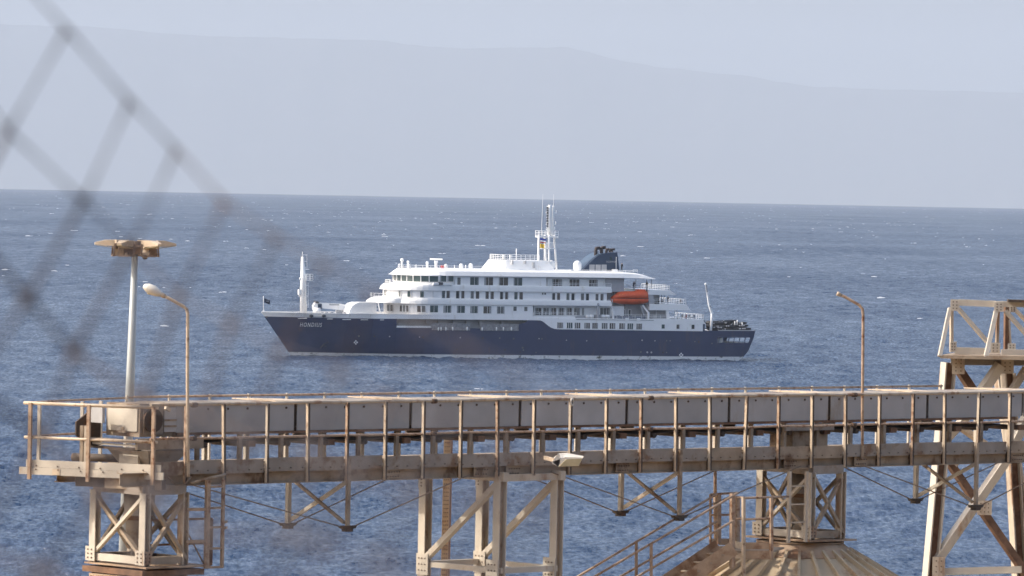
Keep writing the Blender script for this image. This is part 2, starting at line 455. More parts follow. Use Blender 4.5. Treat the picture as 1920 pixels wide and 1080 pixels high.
XPROM0, XPROM1 = sx(744), sx(990)
XW_AFT = sx(1318)
ZL = [-1.5, 0, .75, 2, 3.7, 4.8, 6.25, 8.05, 8.95]
def build_hull():
    fr = sorted(set([0, .03, .06, .1, .15, .2, .26] + [round(.26 + .74 * i / 34, 4) for i in range(1, 35)]))
    # grid by absolute x on a common list, stem and stern follow the level
    base = [53.8 - 107.7 * f for f in fr]
    base = sorted(set([round(b, 3) for b in base if -53 < b < 46] + [round(XPROM0, 3), round(XPROM1, 3), round(XW_AFT, 3), round(sx(1079), 3), -52.4]), reverse=True)
    P = {}
    def row(z):
        st, af = hull_stem(z), hull_aft(z)
        xs = [st, st - .25, st - .8, st - 1.8, st - 3.2, st - 4.8] + [x for x in base if x < st - 6.4 and x > af + .35]
        return xs
    n0 = [x for x in base if x < 40.7]
    rows = []
    for z in ZL:
        st, af = hull_stem(z), hull_aft(z)
        xs = [st, st - .2, st - .7, st - 1.6, st - 2.8, st - 4.2, st - 5.8] + [min(x, st - 6) if k == 0 else x for k, x in enumerate(n0) if x > -44.5] + [-44.8]
        xs += [-44.8 + (af + 44.8) * f for f in (.25, .5, .75, .9, 1.0)]
        rows.append(xs)
    n = len(rows[0]); nb = n
    navy, white, boot = MB(), MB(), MB()
    for side in (1, -1):
        for li in range(len(ZL) - 1):
            z0, z1 = ZL[li], ZL[li + 1]
            for i in range(nb - 1):
                a0, a1, b0, b1 = rows[li][i], rows[li][i + 1], rows[li + 1][i], rows[li + 1][i + 1]
                xm = (a0 + a1) / 2
                if z0 >= 6.25 and xm < XW_AFT: continue
                if z0 == 8.05 and xm < sx(1079): continue
                if z0 == 6.25 and XPROM1 < xm < XPROM0: continue
                if z0 == 3.7 and -53.3 < xm < -44.8 and i < nb - 2: continue
                q = [(a0, side * hull_hb(a0, z0), z0), (a1, side * hull_hb(a1, z0), z0), (b1, side * hull_hb(b1, z1), z1), (b0, side * hull_hb(b0, z1), z1)]
                tgt = boot if z0 in (-1.5, 0) else white if z0 == 8.05 else navy
                tgt.add(q if side > 0 else q[::-1], [(3, 2, 1, 0)], True)
    # transom
    for li in range(6):
        z0, z1 = ZL[li], ZL[li + 1]; a0, a1 = hull_aft(z0), hull_aft(z1)
        if z0 == 3.7: continue
        h0, h1 = hull_hb(a0, z0), hull_hb(a1, z1)
        (boot if z1 <= .75 else navy).add([(a0, h0, z0), (a0, -h0, z0), (a1, -h1, z1), (a1, h1, z1)], [(0, 1, 2, 3)])
    hull = navy.build('hull', 'hull_navy', ship, fix=False)
    w = white.build('bulwark', 'ship_wall', ship, fix=False)
    b = boot.build('boot_stripe', 'boot_white', hull, fix=False)
    # weather decks
    d = MB()
    def deckpoly(xs, z, m): m.add([(x, hull_hb(x, z) - .12, z) for x in xs] + [(x, -hull_hb(x, z) + .12, z) for x in reversed(xs)], [tuple(range(2 * len(xs)))])
    deckpoly([53.2, 52, 50, 47, 43, 39, 34, 28, 22, 0, -20, XW_AFT], 8.3, d)
    d.build('main_deck', 'ship_grey', ship)
    d = MB(); deckpoly([XW_AFT + 1, -46, -50, -53.6], 6.1, d); d.build('aft_deck', 'ship_grey', ship)
    # bulwark capping
    cpt = MB(); xs = [53.75, 53.2, 52.4, 51, 49, 46, 42, 38, 34, 30, 26, 22, 18, 14, 10]
    for sd_ in (1, -1):
        cpt.loft([[(x, sd_ * (hull_hb(x, 8.95) + .06), 8.95), (x, sd_ * (hull_hb(x, 8.95) - .14), 8.95), (x, sd_ * (hull_hb(x, 8.95) - .14), 9.03), (x, sd_ * (hull_hb(x, 8.95) + .06), 9.03)] for x in xs])
    cpt.build('bulwark_cap', 'ship_white', w)
    # mooring deck in the stern opening
    m = MB(); m.box(-53, -44.6, -6.6, 6.9, 3.57, 3.65); m.build('mooring_deck', 'ship_wall', hull)
    m = MB(); m.box(-44.65, -46.35, -7.4, 7.4, 3.65, 4.85); m.build('mooring_bulkhead', 'ship_wall', hull)
    m = MB()
    for f in (.02, .14, .30, .46, .63, .80, .96):
        x = -44.9 - 8.0 * f; m.bar((x, hull_hb(x, 3.7) - .1, 3.65), (x - .2, hull_hb(x, 4.8) - .1, 4.85), .16, .12)
    m.build('stanchions', 'hull_navy', hull)
    # stern rim
    m = MB(); xs = [-44.8, -48, -50, -52, -53.3, -53.9]
    m.loft([[(x, hull_hb(x, 6.25) + .07, 6.22), (x, hull_hb(x, 6.25) - .2, 6.22), (x, hull_hb(x, 6.25) - .2, 6.4), (x, hull_hb(x, 6.25) + .07, 6.4)] for x in xs])
    m.build('stern_rim', 'ship_grey', hull)
    # promenade recess on the port side
    m = MB()
    m.box(XPROM1 - .1, XPROM0 + .1, 6.4, 6.5, 6.2, 8.1); m.box(XPROM1 - .1, XPROM0 + .1, 6.4, 8.7, 6.15, 6.22)
    m.box(XPROM0 + .02, XPROM0 + .1, 6.4, 8.7, 6.2, 8.1); m.box(XPROM1 - .1, XPROM1 - .02, 6.4, 8.7, 6.2, 8.1)
    m.build('promenade', 'ship_grey', ship)
    # tapered aft end of the opening
    a = SP(985, 601)[0]; bq = SP(960, 613)[0]
    MB().prism([(XPROM1 - .05, 8.72, 6.2), (XPROM1 + 5.2, 8.72, 6.2), (XPROM1 + 3.2, 8.72, 6.9), (XPROM1 + .5, 8.72, 7.6), (XPROM1 - .05, 8.72, 8.06)], (0, .12, 0)).build('opening_fairing', 'hull_navy', hull)
    # stowed boarding gangway and netting along the opening
    for ua, ub in ((810, 881), (901, 972)):
        xa, xb = sx(ua), sx(ub); m = MB()
        for zz in (5.85, 6.3, 6.75, 7.15): m.bar((xa, 8.95, zz), (xb, 8.95, zz), .06, .09)
        k = int(abs(xa - xb) / .45)
        for i in range(k + 1): x = xa + (xb - xa) * i / k; m.bar((x, 8.95, 5.85), (x, 8.95, 7.15), .06, .10)
        for i in range(k): m.bar((xa + (xb - xa) * i / k, 8.93, 5.85), (xa + (xb - xa) * (i + 1) / k, 8.93, 7.15), .05)
        m.box(xb, xa, 8.90, 8.92, 5.85, 7.15)
        m.build('side_gangway', 'ship_net', ship)
    for u, v in ((748, 601), (749.5, 604), (803, 601.5), (826, 602.5), (832, 603), (853, 604), (878, 604), (903, 604), (944, 605)):
        x, z = SP(u, v, 7.2); MB().box(x - .5, x + .5, 6.8, 7.3, z - .5, z + .35).build('deck_fitting', 'ship_grey', ship)
    for u in (822, 827, 836, 849, 876, 904, 931, 944, 959):
        x, z = SP(u, 617, 9); m = MB(); m.tube([(x, 8.95, z - .35), (x, 8.95, z - .1), (x, 8.95, z + .25), (x, 8.95, z + .45)], [.08, .16, .16, .05], 8); m.build('fender', 'ship_white', ship)
    x0, x1 = sx(744), sx(808)
    m = MB(); m.box(x1, x0, 8.70, 8.84, 6.25, 6.62); m.build('promenade_bulwark', 'ship_wall', ship)
    return hull, w
hull, bulwark = build_hull()

# white side plating aft of the sweep
pts = [(1008, 600.6), (1013, 600.9), (1017, 602.4), (1022, 606), (1028, 611), (1034, 614.8), (1040, 616.8), (1046, 617.4), (1120, 618.6), (1318, 621.2), (1318, 599.5), (1008, 595.5)]
pp = []
for u, v in pts:
    x, z = SP(u, v); pp.append((max(x, XW_AFT), 8.80, z))
side_plate = MB().prism(pp, (0, .08, 0)).build('side_plating', 'ship_wall', ship)
MB().box(XW_AFT, XW_AFT + .1, -8.7, 8.79, 6.15, 8.6).build('aft_bulkhead', 'ship_wall', ship)
MB().box(XW_AFT - .75, XW_AFT - .02, -5, 8.2, 6.15, 8.55).build('deck_locker', 'funnel_blue', ship)
MB().box(sx(1324), sx(1030), -8.7, 8.79, 8.31, 8.45).build('deck_slab', 'ship_grey', ship)

def outline(xa, xc, b, hb, n=22):
    L = [(xa, hb), (xc, hb)] if xc - xa > .01 else [(xc, hb)]
    L += [(xc + b * math.sin(math.pi * k / n), hb * math.cos(math.pi * k / n)) for k in range(1, n)]
    L += [(xc, -hb), (xa, -hb)]
    return L
def bfor(uleft, xc, hb, z, v=540):
    """length of a rounded front so that its outline reaches picture column uleft"""
    lo, hi = .2, 20
    for _ in range(40):
        b = (lo + hi) / 2
        um = min(sproj(xc + b * math.sin(math.pi * k / 60), hb * math.cos(math.pi * k / 60), z)[0] for k in range(61))
        if um > uleft: lo = b
        else: hi = b
    return b
def tier(name, mat, zs, specs, xa, smooth=False, parent=ship):
    """specs per z: (xc, b, hb)"""
    loops = []
    for z, (xc, b, hb) in zip(zs, specs): loops.append([(x, y, z) for x, y in outline(xa, xc, b, hb)])
    m = MB(); m.loft(loops, smooth=False); return m.build(name, mat, parent)

XC = sx(812)          # where the rounded fronts meet the straight sides
Z4, Z4t, Z5, Z5t, Z6, Z6t, Z7 = 8.9, 11.2, 12.35, 14.0, 15.25, 17.0, 18.35
# deck 4 .. 6 walls
b4 = bfor(719, XC, 8.5, 10); b5 = bfor(717.5, XC, 8.5, 13)
tier('deck_house', 'ship_wall', [8.32, Z4t], [(XC, b4, 8.55)] * 2, sx(1000))
tier('deck_house', 'ship_wall', [Z5 - .02, Z5t], [(XC, b5, 8.55)] * 2, sx(1138))
XB = sx(822, 8.9); bb = bfor(737, XB, 8.5, 16)
bb0, bb1 = bfor(738, XB, 8.6, 15.5), bfor(734.5, XB, 8.9, 17)
tier('bridge', 'ship_wall', [Z6 - .02, 15.6, 17.2], [(XB, bb0, 8.62), (XB, bb0, 8.62), (XB, bb1, 8.8)], sx(850))
tier('deck_house', 'ship_wall', [Z6 - .02, Z6t + .15], [(sx(852), .3, 8.55)] * 2, sx(1024))
# the bands (deck edges): rounded lit upper edge
def band(name, z0, z1, ul0, ul1, xa, xc=XC, over=.32, hb=8.86, slope_aft=0):
    zs = [z0, z0 + .10, z0 + .55 * (z1 - z0), z0 + .85 * (z1 - z0), z1]
    fs = [0, .0, .25, .6, 1]
    loops = []
    bA, bB = bfor(ul0, xc, hb, z0), bfor(ul1, xc, hb - over, z1)
    for z, f in zip(zs, fs):
        b = bA + (bB - bA) * f; h = hb - over * max(0, (f - .4)) * .5
        loops.append([(x + (slope_aft * f if k in (0, len(outline(xa, xc, b, h)) - 1) else 0), y, z) for k, (x, y) in enumerate(outline(xa, xc, b, h))])
    m = MB(); m.loft(loops); return m.build(name, 'ship_white', ship)
band('deck_band', Z4t, Z5, 705, 716, sx(1146.5), slope_aft=.25)
band('deck_band', Z5t, Z6, 711, 722, sx(1146.5), slope_aft=.25)
# small forward step of the lower band
xh = sx(745, 6)
tier('deck_step', 'ship_white', [11.25, 11.6, 12.1, 12.4], [(xh, bfor(685.5, xh, 6.3, 11), 6.3), (xh, bfor(687, xh, 6.3, 11), 6.3), (xh, bfor(693, xh, 6.2, 11), 6.2), (xh, bfor(700, xh, 6, 11), 6.0)], xh - 3)
# bridge roof visor running into the top fascia
XR = sx(846, 9)
def roof():
    l0 = outline(sx(1168), XR, bfor(728, XR, 9.15, 17.1), 9.15)
    l1 = outline(sx(1168), XR, bfor(731, XR, 9.1, 17.3), 9.1)
    l2 = outline(sx(1168), XR, bfor(740, XR, 8.6, 18), 8.75)
    l3 = outline(sx(1168), XR, bfor(745, XR, 8.4, 18.4), 8.3)
    m = MB(); m.loft([[(x, y, z) for x, y in l] for l, z in ((l0, 17.12), (l1, 17.26), (l2, 18.05), (l3, 18.4))]); m.build('bridge_roof', 'ship_white', ship)
    xa, xt = sx(1216), sx(1227); xb = sx(1168) + .01
    m = MB()
    prof = [(9.05, 17.02), (9.1, 17.2), (8.75, 18.05), (8.3, 18.38)]
    lp = []
    for x, k in ((xb, 1), (sx(1192), .86), (sx(1205), .62), (xt, .05)):
        P = [(x, y, 17.02 + (z - 17.02) * k) for y, z in prof]; lp.append(P + [(x, -y, z) for _, y, z in reversed(P)])
    m.loft(lp); m.build('aft_canopy', 'ship_white', ship)
roof()
# foredeck housing with rounded front
def housing():
    yp = 6.2; P = []
    prof = [(654, 588.5), (656, 581), (660, 574.5), (666, 569.5), (674, 567), (706, 567), (706, 590), (654, 590)]
    for u, v in prof:
        x, z = SP(u, v, yp); P.append((x, yp, z))
    m = MB(); m.prism(P, (0, -5.2, 0)); m.build('foredeck_housing', 'ship_white', ship)
    m = MB()
    for u in (700, 705, 710, 716):
        x, z = SP(u, 588, yp + 1); m.tube([(x, yp + 1, 8.3), (x, yp + 1, z + 1.3)], .04, 5)
    for zz in (9.5, 10.0): m.tube([(SP(697, 588, yp + 1)[0], yp + 1, zz), (SP(719, 588, yp + 1)[0], yp + 1, zz)], .035, 5)
    m.bar((sx(719), yp + 1.1, 8.6), (sx(713), yp + 1.1, 11.3), .5, .12); m.build('companion_ladder', 'ship_wall', ship)
housing()

# ---- windows
GL = ['glass_dark', 'glass_brown', 'glass_curtain', 'glass_green', 'glass_brown']
def window(u0, v0, u1, v1, port=8.55, panes=2, glass=None, fr=.08, mull=.06, parent=ship, name='window'):
    xa, zb = SP(u0, v1, port); xb, zt = SP(u1, v0, port)      # xa forward, xb aft
    m = MB()
    y0, y1 = port - .02, port + .07
    m.box(xb - fr, xa + fr, y0, y1, zt, zt + fr); m.box(xb - fr, xa + fr, y0, y1, zb - fr, zb)
    m.box(xb - fr, xb, y0, y1, zb, zt); m.box(xa, xa + fr, y0, y1, zb, zt)
    for k in range(1, panes):
        x = xb + (xa - xb) * k / panes; m.box(x - mull / 2, x + mull / 2, y0, y1 - .01, zb, zt)
    w = m.build(name, 'ship_white', parent)
    g = MB(); g.box(xb, xa, port - .01, port + .025, zb, zt); g.build('pane', glass or R_.choice(GL), w)
    if panes > 1 or (xa - xb) > .35:
        c = MB(); k = R_.random(); ww = (xa - xb)
        if k < .45: c.box(xa - ww * R_.uniform(.12, .3), xa - .02, port + .026, port + .032, zb + .02, zt - .02)
        if k > .25 and k < .8: c.box(xb + .02, xb + ww * R_.uniform(.1, .28), port + .026, port + .032, zb + .02, zt - .02)
        if c.v: c.build('curtain', 'curtain_grey', w)
    return w
def Z2(x, y): return 700 + x / 4.909, 460 + y / 4.909
def Z3(x, y): return 980 + x / 6., 460 + y / 6.
def Z4_(x, y): return 1200 + x / 5.683, 500 + y / 5.683
def zw(Z, r, **k):
    a = Z(r[0], r[1]); b = Z(r[2], r[3]); return window(a[0], a[1], b[0], b[1], **k)
for r in ((772, 297, 803, 362),): zw(Z2, r, panes=1)
for r in ((890, 294, 970, 367), (1020, 295, 1102, 370), (1155, 296, 1240, 372), (1290, 299, 1370, 374)): zw(Z2, r)
for r in ((628, 418, 660, 485), (672, 418, 706, 485), (760, 420, 793, 488), (806, 420, 838, 488), (894, 423, 926, 490), (942, 424, 975, 491), (1030, 426, 1062, 493), (1076, 427, 1110, 494),
          (1165, 429, 1196, 496), (1210, 430, 1242, 497), (1295, 431, 1328, 498), (1342, 432, 1376, 499)): zw(Z2, r, panes=1)
for r in ((521, 553, 595, 616), (643, 555, 718, 620), (767, 557, 842, 622), (890, 559, 963, 624), (1012, 561, 1086, 626), (1135, 563, 1207, 628)): zw(Z2, r)
for r in ((1288, 563, 1320, 603), (1387, 566, 1418, 605)): zw(Z2, r, panes=1, glass='glass_curtain')
for r in ((328, 537, 365, 613), (385, 537, 420, 614), (490, 539, 527, 616), (547, 540, 583, 617), (653, 542, 690, 619), (708, 543, 746, 620), (817, 546, 853, 622), (872, 547, 910, 623)): zw(Z3, r, panes=1)
for r in ((216, 534, 234, 554), (241, 534, 262, 554)): zw(Z3, r, panes=1, glass='ship_dark', fr=.04)
for r in ((385, 865, 455, 932), (495, 867, 560, 933), (583, 868, 648, 934), (690, 869, 757, 936), (780, 871, 846, 937), (888, 873, 955, 938), (977, 875, 1043, 940), (1085, 877, 1152, 942), (1177, 879, 1242, 944), (1275, 881, 1343, 946)):
    zw(Z3, r, port=8.88, panes=3, mull=.07, fr=.06)
for r in ((228, 616, 263, 659), (387, 617, 421, 662), (546, 619, 580, 664)): zw(Z4_, r, port=8.88, panes=1)
# windows on the rounded fronts
def frontpt(u, xc, b, hb, z):
    best = None; best_u = 1e9
    ks = [k / 400 for k in range(0, 401)]
    um = min(((sproj(xc + b * math.sin(math.pi * k), hb * math.cos(math.pi * k), z)[0]), k) for k in ks)
    kk = min((k for k in ks if k <= um[1]), key=lambda k: abs(sproj(xc + b * math.sin(math.pi * k), hb * math.cos(math.pi * k), z)[0] - u))
    return xc + b * math.sin(math.pi * kk), hb * math.cos(math.pi * kk)
def fwindow(ua, ub, z0, z1, xc, s0, s1, glass, name='window', fr=.09):
    """pane on a rounded front; s0, s1: (b, hb) at the lower and upper edge"""
    def P(u, z, s, off):
        x, y = frontpt(u, xc, s[0], s[1], z); n = Vector((max(x - xc, 0) / s[0] ** 2, y / s[1] ** 2, 0)); n.normalize()
        return Vector((x, y, z)) + n * off
    a, b_, c_, d_ = P(ua, z0, s0, .13), P(ub, z0, s0, .13), P(ub, z1, s1, .13), P(ua, z1, s1, .13)
    n = (b_ - a).cross(d_ - a).normalized()
    if n.y < 0 and n.x < 0: n = -n
    if n.dot(Vector((a.x - xc, a.y, 0))) < 0: n = -n
    m = MB()
    for p, q in ((a, b_), (b_, c_), (c_, d_), (d_, a)): m.bar(p + n * .02, q + n * .02, fr, .08, n.cross((q - p)))
    w = m.build(name, 'ship_white', ship)
    MB().prism([a, b_, c_, d_], n * .03).build('pane', glass, w)
mu = [735.9, 738.8, 745.2, 753.4, 763.8, 775.4, 789.6, 804.9, 822]
for a, b_ in zip(mu[:-1], mu[1:]):
    fwindow(a + .35, b_ - .35, 15.76, 17.08, XB, (bb0, 8.62), (bb1, 8.78), 'glass_green' if a > 745 else 'glass_curtain', 'bridge_window')
zw(Z2, (614, 275, 672, 335), port=8.80, panes=1, glass='glass_green', name='bridge_window')
zw(Z2, (680, 275, 738, 333), port=8.80, panes=1, glass='glass_green', name='bridge_window')
for ua, ub, g in ((721.5, 723.8, 'glass_curtain'), (748, 752.3, 'glass_curtain'), (764.3, 770.3, 'glass_green'), (787.6, 795, 'glass_green'), (810.8, 817, 'glass_curtain')):
    fwindow(ua, ub, 12.55, 13.85, XC, (b5, 8.55), (b5, 8.55), g)
for ua, ub in ((726.5, 732), (732.8, 738), (750.2, 755), (755.8, 761), (761.8, 766.8), (782, 789.5), (790.3, 797.8)):
    fwindow(ua, ub, 9.45, 10.85, XC, (b4, 8.55), (b4, 8.55), R_.choice(GL[:3]))
# bridge wing box and shelf under it
x, z = SP(822, 531.5, 9.2); MB().box(x - 1.0, x - .1, 8.5, 9.25, z - .3, z + .25).build('wing_light_box', 'ship_dark', ship)
m = MB(); xa, xb = sx(846, 9), sx(811, 9)
m.prism([(xb, 8.6, 15.0), (xb, 9.2, 15.25), (xb, 9.2, 15.62), (xb, 8.6, 15.62)], (xa - xb, 0, 0)); m.build('bridge_wing', 'ship_white', ship)

# ---- recessed decks amidships and aft
def core(name, mat, ua, ub, hb, z0, z1, um=0): MB().box(sx(ub, hb), sx(ua, hb), -hb, hb, z0, z1).build(name, mat, ship)
core('deck_house', 'ship_wall', 1001, 1170, 7.2, 8.46, 11.18)
core('deck_house', 'ship_grey', 1171, 1252, 6.0, 8.46, 11.6)
core('deck_house', 'ship_wall', 1139, 1222, 5.6, 11.25, 14.1)
core('deck_house', 'ship_wall', 1025, 1134, 7.5, 15.26, 16.98)
core('deck_house', 'ship_grey', 1135.5, 1169, 7.9, 14.2, 16.98)
core('deck_house', 'ship_grey', 1222.5, 1236, 6.2, 11.7, 14.1)
for r in ((330, 380, 443, 468), (525, 384, 637, 470), (745, 388, 845, 474)): zw(Z3, r, port=7.5, panes=3, glass='glass_brown')
for x0, x1 in ((135, 210), (230, 298), (312, 378), (400, 468), (490, 555), (575, 645), (665, 690)): zw(Z3, (x0, 705, x1, 785), port=7.2, panes=2)
zw(Z3, (870, 705, 980, 780), port=7.2, panes=3, glass='glass_curtain')
for r in ((1060, 725, 1150, 800), (1190, 725, 1215, 800)): zw(Z3, r, port=6.0, panes=1, glass='glass_curtain')
# aft slabs
def slab(u0, u1, u1b, z0, z1, hb, hb_in=None):
    x0 = sx(u0, hb); xt = sx(u1, hb); xb = sx(u1b, hb)
    m = MB(); P = [(x0, hb, z0), (xb, hb, z0), (xt, hb, z1), (x0, hb, z1)]
    Q = [(x0, -hb, z0), (xb, -hb, z0), (xt, -hb, z1), (x0, -hb, z1)]
    m.loft([P, Q]); m.build('deck_slab', 'ship_white', ship); return x0, xt
zz = lambda u, v: SP(u, v, 8.5)[1]
slab(1215, 1256, 1268, zz(1240, 553), zz(1240, 544), 8.4)
slab(1218, 1287, 1295, zz(1260, 582), zz(1260, 570.5), 8.6)
slab(1146, 1225, 1226, 14.12, 14.28, 6.4)
slab(1046, 1319, 1323.5, zz(1270, 607), zz(1160, 598.9), 8.92)
slab(1225, 1319.5, 1322, zz(1160, 598.9) + .002, zz(1270, 598.2), 8.90)
m = MB()
P = [SP(1249, 582, 8.5), (SP(1253.5, 582, 8.5)), (SP(1255.5, 599, 8.5)), (SP(1250.5, 599, 8.5))]
m.prism([(x, 8.2, z) for x, z in P], (0, .3, 0)); m.build('support_fin', 'ship_white', ship)
P = [SP(1216, 552, 8.5), SP(1226, 552, 8.5), SP(1226, 575, 8.5), SP(1218, 575, 8.5)]
MB().prism([(x, 7.6, z) for x, z in P], (0, .7, 0)).build('support_fin', 'ship_grey', ship)
for u, v0, v1 in ((1192, 524, 541), (1221, 525, 541), (1212, 525, 541)):
    x, za = SP(u, v1, 7.8); zb_ = SP(u, v0, 7.8)[1]; MB().tube([(x, 7.8, za), (x, 7.8, zb_)], .06, 6).build('canopy_post', 'ship_dark', ship)
for u, v0, v1 in ((1240, 553, 571), (1245, 553, 571)):
    x, za = SP(u, v1, 7.0); zb_ = SP(u, v0, 7.0)[1]; MB().tube([(x, 7.0, za), (x, 7.0, zb_)], .06, 6).build('deck_post', 'ship_dark', ship)
for u in (1230, 1265, 1270):
    x, za = SP(u, 599, 7.6); zb_ = SP(u, 582, 7.6)[1]; MB().tube([(x, 7.6, za), (x, 7.6, zb_)], .08, 6).build('deck_post', 'ship_white', ship)

def railing(pts, h=1.05, n=3, step=1.3, r=.035, name='railing', mat='ship_white'):
    m = MB(); pts = [Vector(p) for p in pts]
    for k in range(1, n + 1): m.tube([p + Vector((0, 0, h * k / n)) for p in pts], r, 5)
    for a, b_ in zip(pts[:-1], pts[1:]):
        c = max(1, int((b_ - a).length / step))
        for i in range(c + 1): p = a.lerp(b_, i / c); m.tube([p, p + Vector((0, 0, h))], r * 1.2, 5)
    return m.build(name, mat, ship)
def rl(u0, u1, v, port, h=1.0, ret=None, **k):
    x0, z = SP(u0, v, port); x1, z1 = SP(u1, v, port); z = (z + z1) / 2
    P = [(x0, port, z), (x1, port, z)]
    if ret: P.append((x1, ret, z))
    return railing(P, h, **k)
rl(1024, 1146, 540, 8.6); rl(1000, 1080, 594.3, 8.8); rl(1190, 1255, 543.5, 8.1, ret=-8); rl(1226, 1286, 570, 8.3, ret=-8); rl(1255, 1319, 598.4, 8.6, ret=-8)
rl(1165, 1213, 543, 6.0); rl(1155, 1250, 599.2, 8.5)
rl(1140, 1148, 570, 8.3)
# roof top rails
zt = 18.4
railing([(x, y, zt) for x, y in outline(sx(905, 7), XR + .5, bfor(746, XR + .5, 7.6, zt), 7.6, 14)[:10]], .75, 2, 2.2)
railing([(x, y, 12.35) for x, y in outline(XC + 2, XC + 2, bfor(694, XC + 2, 6, 12.4), 5.6, 14)[2:10]], .8, 2, 1.2)
railing([(x, y, 15.2) for x, y in outline(XC + 1, XC + 1, bfor(722, XC + 1, 6, 15.2), 6, 14)[5:12]], .75, 2, 1.2)
rl(1040, 1195, 509.5, 7.6, h=.35, n=2, step=2.5); rl(1187, 1195, 510.5, 7.6, h=.55, n=2, step=.8)
# equipment on the bridge roof
def pole(u, v0, v1, port=3.0, r=.07, name='antenna', mat='ship_white', ball=0):
    x, za = SP(u, v0, port); zb_ = SP(u, v1, port)[1]; m = MB(); m.tube([(x, port, za), (x, port, zb_)], r, 6)
    if ball: m.ball((x, port, zb_), ball, 10, 6)
    return m.build(name, mat, ship)
pole(753.5, 503, 487.5, 2, .22, 'navigation_light_post', ball=.4); pole(748.5, 503, 494, 3, .12); pole(765, 503, 491, 1, .22, ball=.3); pole(767, 503, 495, 4, .35)
pole(801, 503, 493, 2, .25, ball=.35); pole(780, 503, 496, 3, .08); pole(836, 503, 498.5, 2, .35, ball=.4); pole(852, 504, 497, 3, .08); pole(873, 504, 497, 3, .1)
x, z = SP(817.5, 503, 2); zr = SP(817.5, 486, 2)[1]
m = MB(); m.tube([(x, 2, z), (x, 2, zr - .3)], [.35, .28], 8); m.box(x - .3, x + .3, 1.7, 2.3, zr - .8, zr - .3); m.bar((x + 1.0, 1.0, zr), (x - 1.0, 3.0, zr), .25, .3); m.build('radar_scanner', 'ship_white', ship)
x, z = SP(829.5, 504, 3); MB().box(x - .28, x + .28, 2.7, 3.3, z + .1, z + .75).build('red_equipment_box', 'flag_red', ship)
def dome(u0, u1, v0, v1, port):
    uc = (u0 + u1) / 2; x, z1 = SP(uc, v0, port); z0 = SP(uc, v1, port)[1]; r = (u1 - u0) / 2 / 8.92
    m = MB(); m.lathe([(r * .55, z0 - z1), (r * .8, z0 - z1 + .15), (r, z0 - z1 + .6 * r), (r, -r)] + [(r * math.cos(t), -r + r * math.sin(t)) for t in (.3, .6, .9, 1.2, 1.45)], (x, port, z1), 20)
    m.build('satellite_dome', 'ship_white', ship)
dome(861, 868.4, 494, 504, 3); dome(879, 886.5, 493.6, 504, 3); dome(1027, 1041, 488, 505, 1.5); dome(1075, 1090.5, 488.5, 508, 4)

# top house and mast
def tophouse():
    hb0, hb1 = 5.0, 4.2; xa0, xa1 = sx(1037, 4), sx(1025, 4)
    xc0 = sx(952, 5)
    b0, b1 = bfor(900.5, xc0, hb0, 18.4), bfor(916, xc0, hb1, 20.5)
    zt_ = 20.45
    lo = [(x, y, 18.3) for x, y in outline(xa0, xc0, b0, hb0)]; hi = [(x, y, zt_) for x, y in outline(xa1, xc0, b1, hb1)]
    MB().loft([lo, hi]).build('top_house', 'ship_white', ship)
    railing([(x, y, zt_) for x, y in outline(sx(1009, 4), xc0, b1 - .3, hb1 - .2, 14)[:11]], 1.15, 3, .9, .05)
    for u, v0, v1, w in ((1001, 492, 504, 2.2), (961, 488, 497, 1.4), (985, 489, 496, 1.6)):
        x, z0 = SP(u, v1, 4.9); z1 = SP(u, v0, 4.9)[1]
        MB().box(x - w / 9, x + w / 9, 4.3, 4.98, z0 + .15, z1).build('house_door', 'ship_grey', ship)
    pole(968, 489, 466, 2, .10); pole(944, 489, 478, 3, .3); pole(956, 489, 477, 3, .15)
tophouse()
mast = empty('main_mast', (0, 0, 0), 0, ship)
